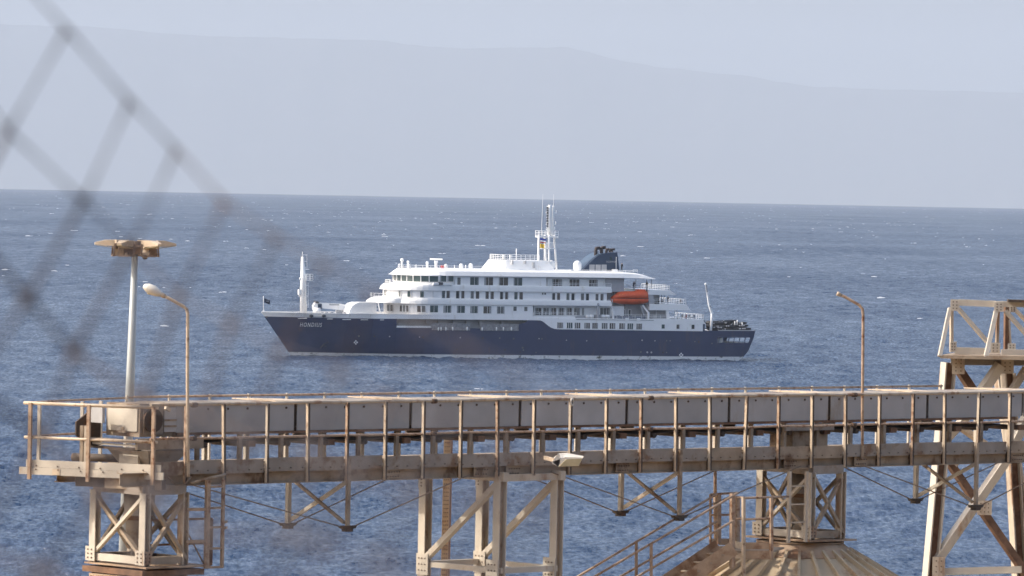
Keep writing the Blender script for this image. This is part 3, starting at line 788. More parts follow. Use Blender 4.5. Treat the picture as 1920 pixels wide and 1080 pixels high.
def mast_build():
    def P(u, v, y): x, z = SP(u, v, y); return Vector((x, y, z))
    def leg(a, b_, y0, y1, r=.2): MB().tube([P(*a, y0), P(*b_, y1)], r * 1.15, 8).build('mast_leg', 'ship_white', mast)
    leg((1009, 489), (1010.5, 441), 1.5, 1.2); leg((1029.6, 509), (1029.2, 441), 2.5, 1.5); leg((1043.5, 508), (1039, 441), -1.5, -.8)
    leg((1024, 505), (1021, 441), -2.6, -1.3)
    m = MB()
    for v in (490, 466): m.tube([P(1009.2, v, 1.4), P(1029.4, v, 2), P(1041, v, -1.1), P(1021, v, -1.8), P(1009.2, v, 1.4)], .13, 6)
    m.build('mast_brace', 'ship_white', mast)
    m = MB(); a = P(1007.5, 442, 0); b_ = P(1043, 442, 0); m.box(b_.x, a.x, -1.2, 1.3, a.z - .35, a.z); m.build('mast_platform', 'ship_white', mast)
    zpl = a.z
    m = MB()
    for k in range(1, 4):
        m.tube([(b_.x, 1.3, zpl + .35 * k), (a.x, 1.3, zpl + .35 * k), (a.x, -1.2, zpl + .35 * k), (b_.x, -1.2, zpl + .35 * k), (b_.x, 1.3, zpl + .35 * k)], .04, 5)
    for f in [i / 6 for i in range(7)]:
        for y in (-1.2, 1.3): x = b_.x + (a.x - b_.x) * f; m.tube([(x, y, zpl), (x, y, zpl + 1.05)], .045, 5)
    m.build('mast_railing', 'ship_white', mast)
    m = MB(); m.tube([P(1029.6, 441, .8), P(1030.4, 384, .8)], [.42, .32], 8); m.tube([P(1036, 440, -.2), P(1037.8, 386, -.2)], .24, 6); m.tube([P(1033, 440, .2), P(1033.5, 390, .2)], .14, 6)
    for v in range(387, 440, 3): m.tube([P(1026, v, .8), P(1038.5, v + 1.0, -.2)], .13, 5); m.tube([P(1030, v, .8), P(1037, v + 4, -.2)], .07, 5)
    m.build('upper_mast', 'ship_white', mast)
    for v in range(391, 430, 5):
        p = P(1026.4, v, .9); m = MB(); m.tube([p, p + Vector((0, 0, .38))], .2, 8); m.bar(p + Vector((0, 0, .02)), p + Vector((-.5, 0, .02)), .1); m.build('signal_lamp', 'ship_dark', mast)
    m = MB()
    for v, u1 in ((399, 1043), (420.3, 1042), (430, 1040)):
        m.bar(P(1024, v, .8), P(u1, v, -.4), .16); m.bar(P(u1, v + 1, -.4), P(u1, v - 5, -.4), .1)
    for v in (396, 408, 418, 427): m.bar(P(1024.5, v, .9), P(1030, v, .9), .1)
    m.build('mast_yard', 'ship_white', mast)
    m = MB(); m.tube([P(1015.6, 441, 1), P(1015.8, 425, 1), P(1018, 364, 1)], [.10, .05, .02], 6); m.build('whip_antenna', 'ship_white', mast)
    m = MB(); m.tube([P(1037.5, 388, -.2), P(1038.2, 364, -.2)], [.05, .02], 6); m.build('whip_antenna', 'ship_white', mast)
    m = MB()
    for y in (-.1, .5): m.tube([P(1020, 490, y), P(1020, 443, y)], .05, 5)
    for v in range(446, 490, 3): m.tube([P(1020, v, -.1), P(1020, v, .5)], .04, 5)
    for u in (1024, 1026.6): m.tube([P(u, 466, .2), P(u, 455, .2)], .05, 5)
    for v in range(455, 466, 2): m.tube([P(1023, v, .2), P(1038, v, -.8)], .035, 5)
    m.build('mast_ladder', 'ship_white', mast)
    for nm, q, mt in (('signal_flag', (1013, 446.3, 1024, 450.2), 'flag_blue'), ('signal_flag', (1013, 450.4, 1023.5, 452.6), 'ship_white'), ('signal_flag', (1013, 452.8, 1023, 455), 'flag_red'), ('signal_flag', (1012.6, 456.5, 1020.5, 464.5), 'flag_yellow')):
        a = P(q[0], q[1], 1.8); b_ = P(q[2], q[3], 1.8); n = 6; m = MB(); L = []
        for i in range(n + 1):
            x = a.x + (b_.x - a.x) * i / n; y = 1.8 + .12 * math.sin(i * 1.3)
            L.append([(x, y, b_.z - .03 * i), (x, y, a.z - .03 * i), (x, y - .02, a.z - .03 * i), (x, y - .02, b_.z - .03 * i)])
        m.loft(L); m.build(nm, mt, mast)
    MB().tube([P(1012.8, 441, 1.8), P(1012.4, 468, 1.8)], .02, 5).build('halyard', 'ship_dark', mast)
mast_build()

# funnel
fun = empty('funnel', (0, 0, 0), 0, ship)
def funnel():
    yb = 3.3
    prof = [(1090.5, 509), (1098, 500.5), (1107, 491.5), (1116, 483.5), (1124, 478), (1130, 475.4), (1157.5, 473), (1162, 509)]
    L = [(SP(u, v, yb)) for u, v in prof]
    m = MB(); m.loft([[(x, yb, z) for x, z in L], [(x, -yb, z) for x, z in L]]); body = m.build('casing', 'funnel_navy', fun)
    m = MB()   # paler front panel between two dark edges
    for (x0, z0), (x1, z1) in zip(L[:5], L[1:6]):
        a = Vector((x0, 0, z0)); b_ = Vector((x1, 0, z1)); n = Vector((abs(z1 - z0), 0, abs(x1 - x0))).normalized()
        m.hexa([a + n * .0 + Vector((0, -2.7, 0)), b_ + Vector((0, -2.7, 0)), b_ + Vector((0, 2.6, 0)), a + Vector((0, 2.6, 0)), a + n * .06 + Vector((0, -2.7, 0)), b_ + n * .06 + Vector((0, -2.7, 0)), b_ + n * .06 + Vector((0, 2.6, 0)), a + n * .06 + Vector((0, 2.6, 0))])
    m.build('front_panel', 'funnel_blue', fun)
    for x0, x1 in ((750, 808), (820, 876), (887, 943)):
        (ua, va), (ub, vb) = Z3(x0, 216), Z3(x1, 290)
        xa, zt_ = SP(ua, va, yb); xb, zb_ = SP(ub, vb, yb); m = MB(); m.box(xb, xa, yb - .02, yb + .06, zb_, zt_)
        for k in range(7): z = zb_ + (zt_ - zb_) * (k + .5) / 7; m.box(xb + .08, xa - .08, yb + .06, yb + .12, z - .05, z + .05)
        m.build('louvre', 'ship_grey', fun)
    for i, (u, v, w, hgt, r) in enumerate(((1117, 478.5, 7.5, 13.5, .36), (1127.5, 477, 7.5, 13, .36), (1137, 475.5, 4.5, 8, .27), (1143, 475, 4.5, 7, .25), (1147.5, 474.5, 5, 7, .24))):
        y = (1.2, 1.0, 1.6, .4, -.5)[i]
        p = SP(u, v, y); q = SP(u + .2, v - hgt * .6, y); s_ = SP(u + w * .45, v - hgt, y); e = SP(u + w, v - hgt * .98, y)
        MB().tube([(p[0], y, p[1] - 1), (p[0], y, p[1]), (q[0], y, q[1]), ((q[0] + s_[0]) / 2 + .12, y, (q[1] + s_[1]) / 2 + .22), (s_[0], y, s_[1]), (e[0], y, e[1])], r, 10).build('exhaust_pipe', 'pipe_soot', fun)
    return yb
yb = funnel()
pole(1155, 509, 482, 3.6, .05, 'stern_pole', 'ship_white')
x, z = SP(1152, 508, 4.5); MB().box(x - .6, x + .5, 4.2, 4.9, z - .2, z + .35).build('deck_fitting', 'ship_white', ship)

# lettering
def text_mesh(txt, size, shear=0, space=1.0):
    cu = bpy.data.curves.new('lettering', 'FONT'); cu.body = txt; cu.size = size; cu.shear = shear; cu.space_character = space; cu.align_x = 'CENTER'; cu.align_y = 'CENTER'
    cu.resolution_u = 3; cu.extrude = 0.0
    o = bpy.data.objects.new('lettering', cu); COL.objects.link(o)
    me = bpy.data.meshes.new_from_object(o.evaluated_get(bpy.context.evaluated_depsgraph_get()))
    bpy.data.objects.remove(o); bpy.data.curves.remove(cu); return me
def name_on_bow():
    import bmesh
    me = text_mesh('HONDIUS', 1.0, .30, 1.32)
    xs = [v.co.x for v in me.vertices]; ys = [v.co.y for v in me.vertices]
    x0, x1, y0, y1 = min(xs), max(xs), min(ys), max(ys)
    bm = bmesh.new(); bm.from_mesh(me)
    r = bmesh.ops.extrude_face_region(bm, geom=bm.faces[:]); ext = set(e for e in r['geom'] if isinstance(e, bmesh.types.BMVert))
    for v in bm.verts:
        f = (v.co.x - x0) / (x1 - x0); g = (v.co.y - y0) / (y1 - y0)
        u = 562.2 + 41.6 * f; vv = 612.6 - 7.9 * g + .6 * f
        x, y, z = hullpt(u, vv, .10 if v in ext else .02); v.co = (x, y, z)
    bm.to_mesh(me); bm.free()
    o = link_mesh('bow_lettering', me, 'ship_white', hull); o['label'] = 'white slanted lettering HONDIUS on the bow'
name_on_bow()
def flat_text(txt, u0, u1, v0, v1, port, mat, parent, name):
    me = text_mesh(txt, 1.0, 0, 1.05); xs = [v.co.x for v in me.vertices]; ys = [v.co.y for v in me.vertices]
    a = SP(u0, v1, port); b_ = SP(u1, v0, port)
    for v in me.vertices:
        f = (v.co.x - min(xs)) / (max(xs) - min(xs)); g = (v.co.y - min(ys)) / (max(ys) - min(ys))
        v.co = (a[0] + (b_[0] - a[0]) * f, port, a[1] + (b_[1] - a[1]) * g)
    return link_mesh(name, me, mat, parent)
flat_text('OCEANWIDE', 1136.7, 1155, 489.2, 492.2, 3.34, 'ship_grey', fun, 'funnel_lettering')
x, z = SP(1145.3, 485, 3.3); m = MB()
m.prism([(x - .28, 3.29, z), (x - .1, 3.29, z - .42), (x + .28, 3.29, z - .2), (x + .25, 3.29, z + .3), (x - .05, 3.29, z + .45)], (0, .06, 0)); m.build('funnel_emblem', 'glass_green', fun)

# hull marks, portholes
def mark_on_hull(u, v, r=.16):
    m = MB()
    for du, dv in ((0, -2.6), (0, 2.6), (-2.6, 0), (2.6, 0)):
        x, y, z = hullpt(u + du, v + dv, .03); m.prism([(x - r, y, z), (x, y, z - r), (x + r, y, z), (x, y, z + r)], (0, .04, 0))
    m.build('thruster_mark', 'ship_wall', hull)
mark_on_hull(667, 642, .2); mark_on_hull(1277, 665.5, .2)
def disc(u, v, r, mat='glass_curtain', name='porthole'):
    x, y, z = hullpt(u, v, .0); x2, y2, z2 = hullpt(u + 2, v, 0); t = Vector((x - x2, y - y2, 0)).normalized(); n = Vector((-t.y, t.x, 0)) if t.x > 0 else Vector((t.y, -t.x, 0))
    c = Vector((x, y, z)); m = MB()
    m.prism([c - n * .05 + (t * math.cos(a) + Vector((0, 0, 1)) * math.sin(a)) * r for a in [k * math.pi / 5 for k in range(10)]], n * .1); m.build(name, mat, hull)
for u, v in ((786.6, 632), (793, 632), (730.5, 631), (673, 630), (702, 630.5), (1010.6, 635), (1016, 635.2), (863, 633), (905, 634), (937, 634), (963, 635), (1204, 638), (1228, 639), (1250, 639), (1256.5, 639), (1303, 640.5), (1310, 641), (1335, 644),
             (1201.6, 660), (1213.6, 660.5), (1221.3, 660.7), (1243, 661), (1250, 661), (1005, 661), (980, 652), (975.3, 660), (981.4, 656.5), (946.6, 656), (857, 655), (1062, 638), (1100, 639), (1122, 639), (1150, 640), (1174, 640)):
    disc(u, v, R_.choice((.14, .17, .2)), R_.choice(('ship_grey', 'glass_curtain', 'glass_brown')))
for u0, u1, v in ((558.5, 575.5, 597), (613, 624, 598), (642, 658, 599.2), (676, 690, 599.6), (712.7, 720, 599.8)):
    a = hullpt(u0, v, .02); b_ = hullpt(u1, v, .02); m = MB(); m.bar(a, b_, .10, .13, (0, 1, 0)); m.build('fairlead', 'ship_white', hull)
for u in (584, 607.5):
    a = Vector(hullpt(u, 592.5, -.1)); m = MB(); m.ball(a, .45, 10, 6, (1, .5, .7)); m.build('chock', 'ship_dark', bulwark)
disc(500, 594, .22, 'ship_dark', 'hawse_pipe')
m = MB()      # anchor in its pocket
a = [Vector(hullpt(*q, .08)) for q in ((607, 645), (600, 653), (616, 641), (604, 647), (612, 650))]
m.bar(a[0], a[1], .12); m.bar(a[0], a[2], .12); m.bar(a[3], a[4], .12); m.build('anchor', 'ship_dark', hull)

# foremast, jack staff, foredeck crane
fm = empty('foremast', (0, 0, 0), 0, ship)
def foremast():
    def P(u, v, y=0): x, z = SP(u, v, y); return Vector((x, y, z))
    MB().tube([P(569, 588), P(568.6, 530), P(567.2, 481.5)], [.74, .62, .30], 16).build('mast_tube', 'ship_white', fm)
    MB().tube([P(567.2, 483), P(567.2, 472)], [.1, .05], 6).build('lightning_rod', 'ship_white', fm)
    m = MB(); a = P(571, 525); b_ = P(584, 525); m.box(b_.x, a.x, -.9, .9, a.z - .1, a.z + .05)
    for k in (.4, .8, 1.2): m.tube([(a.x, .9, a.z + k), (b_.x, .9, a.z + k), (b_.x, -.9, a.z + k), (a.x, -.9, a.z + k)], .045, 5)
    for x in (a.x, (a.x + b_.x) / 2, b_.x):
        for y in (-.9, .9): m.tube([(x, y, a.z), (x, y, a.z + 1.2)], .05, 5)
    m.build('crow_platform', 'ship_white', fm)
    m = MB()
    for y in (-.2, .25): m.tube([P(577.5, 577, y), P(577.5, 530, y)], .05, 5); m.tube([P(575.5, 502, y), P(575.5, 477, y)], .05, 5)
    for v in range(531, 577, 3): m.tube([P(577.5, v, -.2), P(577.5, v, .25)], .04, 5)
    for v in range(478, 502, 3): m.tube([P(575.5, v, -.2), P(575.5, v, .25)], .04, 5)
    for v in (478, 490, 501): m.tube([P(575.5, v), P(568, v)], .04, 5)
    for v in (535, 555, 572): m.tube([P(577.5, v), P(570, v)], .04, 5)
    m.build('mast_ladder', 'ship_white', fm)
    for v, w in ((524, 4), (542, 2.5), (555, 5.5)):
        m = MB(); m.bar(P(566, v), P(566 - w, v), .16); m.ball(P(566 - w * .7, v - 2), .25, 8, 6); m.build('mast_light', 'ship_white', fm)
    p = P(562, 547); MB().box(p.x - .25, p.x + .3, -.4, .4, p.z - .6, p.z + .5).build('mast_light', 'ship_wall', fm)
    MB().tube([P(494, 586), P(494, 555)], [.09, .05], 6).build('jack_staff', 'ship_white', ship)
    MB().prism([(P(491.5, 586)), (P(498, 586)), (P(494.4, 578))], (0, .12, 0)).build('staff_foot', 'ship_white', ship)
    a = P(495.5, 559.2); b_ = P(506, 567.5); L = []
    for i in range(9):
        x = a.x + (b_.x - a.x) * i / 8; y = .18 * math.sin(i * .9); d = -.05 * i
        L.append([(x, y, b_.z + d), (x, y, a.z + d), (x, y - .02, a.z + d), (x, y - .02, b_.z + d)])
    fl = MB().loft(L).build('bow_flag', 'flag_navy', ship)
    c = P(501, 564.3); MB().box(c.x - .3, c.x + .3, .16, .2, c.z - .1, c.z + .06).build('flag_device', 'ship_grey', fl)
foremast()
cr = empty('foredeck_crane', (0, 0, 0), 0, ship)
def fcrane():
    def P(u, v, y=2): x, z = SP(u, v, y); return Vector((x, y, z))
    a = P(594.5, 587); m = MB(); m.tube([a, P(594.5, 577)], [.85, .7], 14); m.build('pedestal', 'ship_wall', cr)
    MB().prism([P(589, 582), P(588, 573), P(591, 567.5), P(597, 567), P(599, 572), P(597, 583)], (0, -1.3, 0)).build('slew_column', 'ship_wall', cr)
    MB().prism([P(596.5, 580, 2.2), P(596.5, 570, 2.2), P(603.4, 570, 2.2), P(603.4, 580, 2.2)], (0, -1.7, 0)).build('cab', 'funnel_navy', cr)
    MB().prism([P(592, 568, 2.2), P(593, 564.5, 2.2), P(597.5, 565, 2.2), P(598, 569, 2.2)], (0, -1.5, 0)).build('winch', 'ship_dark', cr)
    MB().prism([P(598, 567.5), P(640, 569.5), P(649, 572), P(651, 576), P(648, 582.5), P(640, 581.5), P(598, 577.5)], (0, -.9, 0)).build('boom', 'ship_wall', cr)
    q = P(617.5, 569.5, 2.02); q2 = P(636, 572.7, 2.02); MB().box(q2.x, q.x, 2.01, 2.05, q2.z, q.z).build('boom_lettering_strip', 'ship_grey', cr)
    MB().prism([P(632, 588), P(633, 581), P(640, 581.5), P(642, 588)], (0, -1.2, 0)).build('boom_rest', 'ship_grey', cr)
    for u in (604, 612, 622, 646): x, z = SP(u, 588, 4); MB().box(x - .3, x + .3, 3.6, 4.2, 8.3, z + .35).build('deck_fitting', 'ship_grey', ship)
fcrane()
# stern crane
sc_ = empty('stern_crane', (0, 0, 0), 0, ship)
def scrane():
    def P(zx, zy, y=7.6): u, v = Z4_(zx, zy); x, z = SP(u, v, y); return Vector((x, y, z))
    MB().tube([P(752, 700), P(757, 640), P(764, 560), P(764, 480)], [.3, .28, .24, .2], 10).build('column', 'ship_wall', sc_)
    MB().bar(P(768, 500), P(735, 400), .42, .42).build('lower_boom', 'ship_white', sc_)
    MB().bar(P(738, 420), P(716, 270), .34, .34).build('upper_boom', 'ship_white', sc_)
    MB().bar(P(717, 300), P(702, 182), .26, .3).build('boom_tip', 'ship_grey', sc_)
    m = MB(); m.ball(P(701, 186), .28, 10, 6); m.build('tip_sheave', 'ship_white', sc_)
    MB().bar(P(758, 430), P(742, 415), .5, .3).build('knuckle', 'ship_grey', sc_)
    MB().tube([P(752, 420), P(770, 480)], .1, 6).build('ram', 'ship_dark', sc_)
    MB().tube([P(697, 190), P(718, 290)], .07, 6).build('hose', 'ship_dark', sc_)
scrane()
# davit frames and deck gear amidships
for x0, y0, x1, y1, x2, y2 in ((1003, 690, 1022, 760, 1015, 835), (1362, 672, 1415, 760, 1410, 838)):
    m = MB(); y = 8.3
    P = [SP(*Z3(a, b_), y) for a, b_ in ((x0, y0), (x1, y1), (x2, y2))]
    m.bar((P[0][0], y - .6, P[0][1]), (P[1][0], y, P[1][1]), .5, .35); m.bar((P[1][0], y, P[1][1] + .1), (P[2][0], y, P[2][1]), .5, .35); m.build('davit_frame', 'ship_wall', ship)
m = MB(); a = SP(*Z3(1330, 680), 7.5); b_ = SP(*Z3(1372, 830), 7.5); m.bar((a[0], 7.5, a[1]), (b_[0], 7.5, b_[1]), .6, .4); m.build('davit_frame', 'ship_grey', ship)
m = MB()
for zx in (845,):
    a = SP(*Z3(zx, 665), 8.6); b_ = SP(*Z3(zx, 830), 8.6); m.bar((a[0], 8.6, a[1]), (b_[0], 8.6, b_[1]), .5, .4); m.ball((a[0], 8.7, a[1]), .35, 8, 6)
m.build('raft_davit', 'ship_grey', ship)
a = SP(*Z3(595, 832), 8.5); b_ = SP(*Z3(1465, 845), 8.5); MB().box(b_[0], a[0], 8.93, 9.0, a[1] - .05, a[1] + .03).build('rubbing_strake', 'ship_dark', ship)
for q in ((600, 790, 700, 832), (810, 780, 880, 832), (1000, 800, 1030, 832)):
    a = SP(*Z3(q[0], q[1]), 8); b_ = SP(*Z3(q[2], q[3]), 8); MB().box(b_[0], a[0], 7.4, 8.2, b_[1], a[1]).build('deck_locker', 'ship_grey', ship)
for q in ((1155, 815, 1193, 845), (1285, 815, 1322, 845)):
    a = SP(*Z3(q[0], q[1]), 9); b_ = SP(*Z3(q[2], q[3]), 9); MB().box(b_[0], a[0], 8.94, 9.1, b_[1], a[1]).build('embarkation_sign', 'ship_white', ship)
# --- things carried by the ship: separate objects
def swp(x, y, z): return SHO + SHH * x + SHP * y + Vector((0, 0, z))
def ship_thing(name, x, y, z, label, cat, group=None):
    o = empty(name, swp(x, y, z), math.pi + TH); return tag(o, label, cat, group)
def lifeboat():
    (ua, va), (ub, vb) = Z3(993, 497), Z3(1420, 668)
    yc = 7.6; xa, zt_ = SP(ua, va, yc); xb, zb_ = SP(ub, vb, yc); L = xa - xb; Hh = zt_ - zb_
    o = ship_thing('lifeboat', (xa + xb) / 2, yc, zb_, 'orange enclosed lifeboat hanging in its davits on the ship side', 'lifeboat')
    def half(f):  # 0..1 bow..stern
        return 1.45 * max(.02, (1 - abs(2 * f - 1) ** 3.2)) ** .5
    zk = .42 * Hh
    lo = []; up = []; n = 18
    for i in range(n + 1):
        f = i / n; x = L / 2 - L * f; h = half(f); kz = .55 * abs(2 * f - 1) ** 3
        lo.append([(x, h * math.sin(t), zk - (zk - kz) * math.cos(t) ** .8 if math.cos(t) > 0 else zk) for t in [math.pi * (k / 8 - .5) for k in range(9)]])
        tp = np.interp(f, [0, .08, .2, .35, .6, .66, .9, .96, 1], [.45, .62, .86, .90, .90, .97, .98, .75, .5]) * Hh
        up.append([(x, h * 1.0 * math.sin(t), zk + .04 + (tp - zk) * max(0, math.cos(t)) ** .55) for t in [math.pi * (k / 8 - .5) for k in range(9)]])
    m = MB(); m.loft(lo, smooth=True); m.build('hull_shell', 'boat_orange', o)
    m = MB(); m.loft(up, smooth=True); m.build('canopy', 'boat_orange', o)
    m = MB(); m.tube([(L / 2 - L * i / n, half(i / n) + .03, zk + .02) for i in range(n + 1)], .06, 6); m.build('rubbing_band', 'boat_dark', o)
    for f in (.18, .26, .36, .45, .54, .64, .76, .88):
        x = L / 2 - L * f; m = MB(); m.box(x - .12, x + .12, half(f) * .86, half(f) * .93, zk + .62, zk + .82); m.build('boat_window', 'flag_yellow', o)
    m = MB(); x = L / 2 - L * .76; m.box(x - 1.0, x + .9, -.6, .6, .88 * Hh, 1.04 * Hh); m.build('steering_cupola', 'boat_orange', o)
    m = MB()
    for f in (.07, .93): x = L / 2 - L * f; m.tube([(x, 0, .6 * Hh), (x, 0, 1.25 * Hh)], .06, 6)
    m.build('fall_wire', 'ship_dark', o)
lifeboat()
def rafts():
    first = None
    for q, lab in (((710, 785, 752, 825), 'white life raft canister, foremost on the open side deck'), ((754, 785, 800, 825), 'white life raft canister beside the foremost one on the open side deck'),
                   ((885, 783, 928, 823), 'white life raft canister just aft of the raft davit post'), ((930, 784, 975, 824), 'white life raft canister nearest the orange lifeboat')):
        a = SP(*Z3(q[0], q[1]), 8.3); b_ = SP(*Z3(q[2], q[3]), 8.3); x = (a[0] + b_[0]) / 2; L = a[0] - b_[0] - .05; r = .38
        o = ship_thing('life_raft_canister', x, 8.3, b_[1], lab, 'life raft', 'life raft canisters on the open side deck')
        m = MB()
        m.loft([[(xx, rr * math.cos(t), .45 + rr * math.sin(t)) for t in [k * math.pi / 7 for k in range(14)]] for xx, rr in ((-L / 2, r * .6), (-L / 2 + .06, r * .95), (-.03, r), (.03, r), (L / 2 - .06, r * .95), (L / 2, r * .6))], smooth=True); m.build('canister', 'ship_white', o)
        m = MB(); m.box(-L / 2 + .1, -L / 2 + .2, -.4, .4, 0, .12); m.box(L / 2 - .2, L / 2 - .1, -.4, .4, 0, .12); m.build('cradle', 'ship_grey', o)
rafts()
def covers():
    for q, lab in (((1030, 788, 1190, 836), 'blue covered gear bundle on the deck below the lifeboat, forward one'), ((1200, 790, 1372, 837), 'blue covered gear bundle on the deck below the lifeboat, after one')):
        a = SP(*Z3(q[0], q[1]), 8); b_ = SP(*Z3(q[2], q[3]), 8); L = a[0] - b_[0]
        o = ship_thing('gear_bundle', (a[0] + b_[0]) / 2, 7.9, b_[1], lab, 'covered gear', 'blue bundles below the lifeboat')
        rg = random.Random(int(q[0])); m = MB(); Lp = []
        for i in range(9):
            x = -L / 2 + L * i / 8; h = (a[1] - b_[1]) * rg.uniform(.7, 1)
            Lp.append([(x, .5, 0), (x, .55, h * .6), (x, .3, h), (x, -.3, h), (x, -.5, 0)])
        m.loft(Lp); m.build('cover', 'blue_tarp', o)
        m = MB(); m.bar((-L / 3, .58, .1), (-L / 3, .58, .8), .05); m.bar((L / 3, .58, .1), (L / 3, .58, .8), .05); m.build('lashing', 'ship_grey', o)
covers()
def inflatables():
    labs = ['black inflatable boat, lowest and nearest in the pile on the stern', 'black inflatable boat, second up in the near pile on the stern', 'black inflatable boat on top of the near pile on the stern',
            'black inflatable boat at the right end of the stern pile, lower', 'black inflatable boat at the right end of the stern pile, upper', 'black inflatable boat at the far side of the stern pile, upper', 'black inflatable boat wedged low in the middle of the stern pile', 'black inflatable boat lying in the middle of the stern pile', 'black inflatable boat on the far right top of the stern pile', 'short black inflatable boat beside the stern crane foot']
    spec = [(780, 905, 684, 4.6), (730, 1050, 655, 4.9), (735, 975, 628, 4.2), (960, 1165, 672, 3.2), (930, 1140, 640, 2.2), (710, 900, 602, 0.5)]
    spec = [(720, 960, 684, 5.4, 0), (715, 985, 654, 5.0, .04), (712, 935, 622, 4.4, .05), (930, 1165, 680, 4.2, .03), (900, 1135, 650, 3.6, .06), (725, 1010, 606, 0.8, .10), (840, 1100, 668, 2.6, .02), (760, 1060, 636, 1.6, .04), (860, 1120, 622, 0.0, .06), (720, 880, 668, 6.6, .0)]
    for k, ((a, b_, zy, y, tl), lab) in enumerate(zip(spec, labs)):
        xa, z = SP(*Z4_(a, zy), y); xb, _ = SP(*Z4_(b_, zy), y); L = xa - xb
        o = ship_thing('inflatable_boat', (xa + xb) / 2, y, z, lab, 'inflatable boat', 'inflatable boats piled on the stern')
        o.rotation_euler.y = tl
        r = .36; w = .95
        m = MB(); m.tube([(-L / 2, -w, r), (L * .22, -w, r), (L * .38, -w * .75, r + .08), (L * .47, -.3, r + .2), (L * .49, 0, r + .24), (L * .47, .3, r + .2), (L * .38, w * .75, r + .08), (L * .22, w, r), (-L / 2, w, r)], [r * .5] + [r] * 7 + [r * .5], 10); m.build('tube', 'rubber_black', o)
        m = MB(); m.prism([(-L * .42, -w, .08), (L * .3, -w * .8, .1), (L * .43, 0, .2), (L * .3, w * .8, .1), (-L * .42, w, .08)], (0, 0, .08)); m.build('floor', 'rubber_black', o)
        m = MB(); m.box(-L * .44, -L * .41, -w, w, .1, .62); m.build('transom', 'ship_dark', o)
        rg = random.Random(k); m = MB()
        for q in range(4):
            x = rg.uniform(-L * .35, L * .3); m.box(x - .14, x + .14, w + r * .3, w + r * .95, r * .9, r * 1.6)
        m.build('grab_patches', 'ship_grey', o)
    for zx, zy, y, lab in ((1010, 592, 3, 'left'), (1037, 580, 3, 'mid'), (1090, 606, 3, 'right'), (893, 584, 1, 'a')):
        x, z = SP(*Z4_(zx, zy), y); m = MB(); m.tube([(x, y, z - .9), (x, y, z), (x, y, z + .2)], [.07, .16, .12], 8); m.build('stern_light', 'ship_white', ship)
inflatables()
def person(x, y, z, lab, mat, lean=0, hgt=1.74, rz=0):
    o = ship_thing('person', x, y, z, lab, 'person', None); o.rotation_euler.z += rz
    s = hgt / 1.74; f = lean
    J = [(0, 0, .93), (f * .12, 0, 1.15), (f * .28, 0, 1.40), (f * .36, 0, 1.52), (f * .42, 0, 1.64),
         (f * .28, .19, 1.40), (f * .28 + .06, .26, 1.12), (f * .28 + .25, .22, 1.0), (f * .28, -.19, 1.40), (f * .28 + .04, -.27, 1.12), (f * .28 + .22, -.22, .98),
         (0, .10, .88), (.03, .11, .48), (0, .12, .07), (.14, .13, .03), (0, -.10, .88), (-.02, -.11, .48), (-.05, -.12, .07), (.10, -.13, .03)]
    E = [(0, 1), (1, 2), (2, 3), (3, 4), (2, 5), (5, 6), (6, 7), (2, 8), (8, 9), (9, 10), (0, 11), (11, 12), (12, 13), (13, 14), (0, 15), (15, 16), (16, 17), (17, 18)]
    rad = [.15, .14, .16, .065, .10, .07, .055, .04, .07, .055, .04, .10, .07, .05, .04, .10, .07, .05, .04]
    me = bpy.data.meshes.new('body'); me.from_pydata([(a * s, b_ * s, c * s) for a, b_, c in J], E, [])
    ob = link_mesh('body', me, mat, o)
    sm = ob.modifiers.new('Skin', 'SKIN'); ob.modifiers.new('Subsurf', 'SUBSURF').levels = 1
    for v, r in zip(me.skin_vertices[0].data, rad): v.radius = (r * s, r * s)
    me.skin_vertices[0].data[0].use_root = True
    m = MB(); m.ball((f * .44 * s + .015, 0, 1.63 * s), .105 * s, 10, 8, (1, .82, 1.2)); m.ball((f * .44 * s + .12, 0, 1.62 * s), .022, 6, 4); m.build('head', 'skin', o)
    m = MB(); m.ball((f * .44 * s - .015, 0, 1.665 * s), .112 * s, 10, 8, (1, .86, 1.05)); m.build('hair', 'cloth_black', o)
def deck_person(zx, zy, Z, port, lab, mat, lean=0, rz=0):
    x, z = SP(*Z(zx, zy), port); person(x, port, z, lab, mat, lean, 1.74, rz)
deck_person(1113, 292, Z3, 6.5, 'person in dark clothes standing on the top deck behind the funnel', 'cloth_black', .2, 2.0)
deck_person(1250, 497, Z3, 7.4, 'person in dark clothes at the rail above the orange lifeboat', 'cloth_navy', .3, 1.57)
deck_person(1395, 500, Z3, 7.4, 'person in tan jacket at the rail above the lifeboat stern', 'cloth_tan', .3, 1.57)
deck_person(292, 402, Z4_, 7.9, 'person in navy clothes leaning on the rail of the middle aft deck', 'cloth_navy', .8, 1.57)
for zx, zy, mt in ((470, 560, 'flag_red'), (505, 558, 'cloth_navy'), (555, 560, 'cloth_navy'), (430, 560, 'glass_brown'), (215, 398, 'glass_brown'), (175, 398, 'glass_brown'), (410, 398, 'glass_brown')):
    x, z = SP(*Z4_(zx, zy), 6.5); m = MB(); m.box(x - .5, x + .5, 6.1, 6.9, z + .38, z + .46); m.box(x - .5, x - .42, 6.1, 6.9, z + .4, z + 1.0)
    for a in (-.42, .42):
        for b_ in (6.15, 6.85): m.box(x + a - .03, x + a + .03, b_ - .03, b_ + .03, z, z + .4)
    o = m.build('deck_chair', mt, ship)  # loose deck chair, parented to the ship

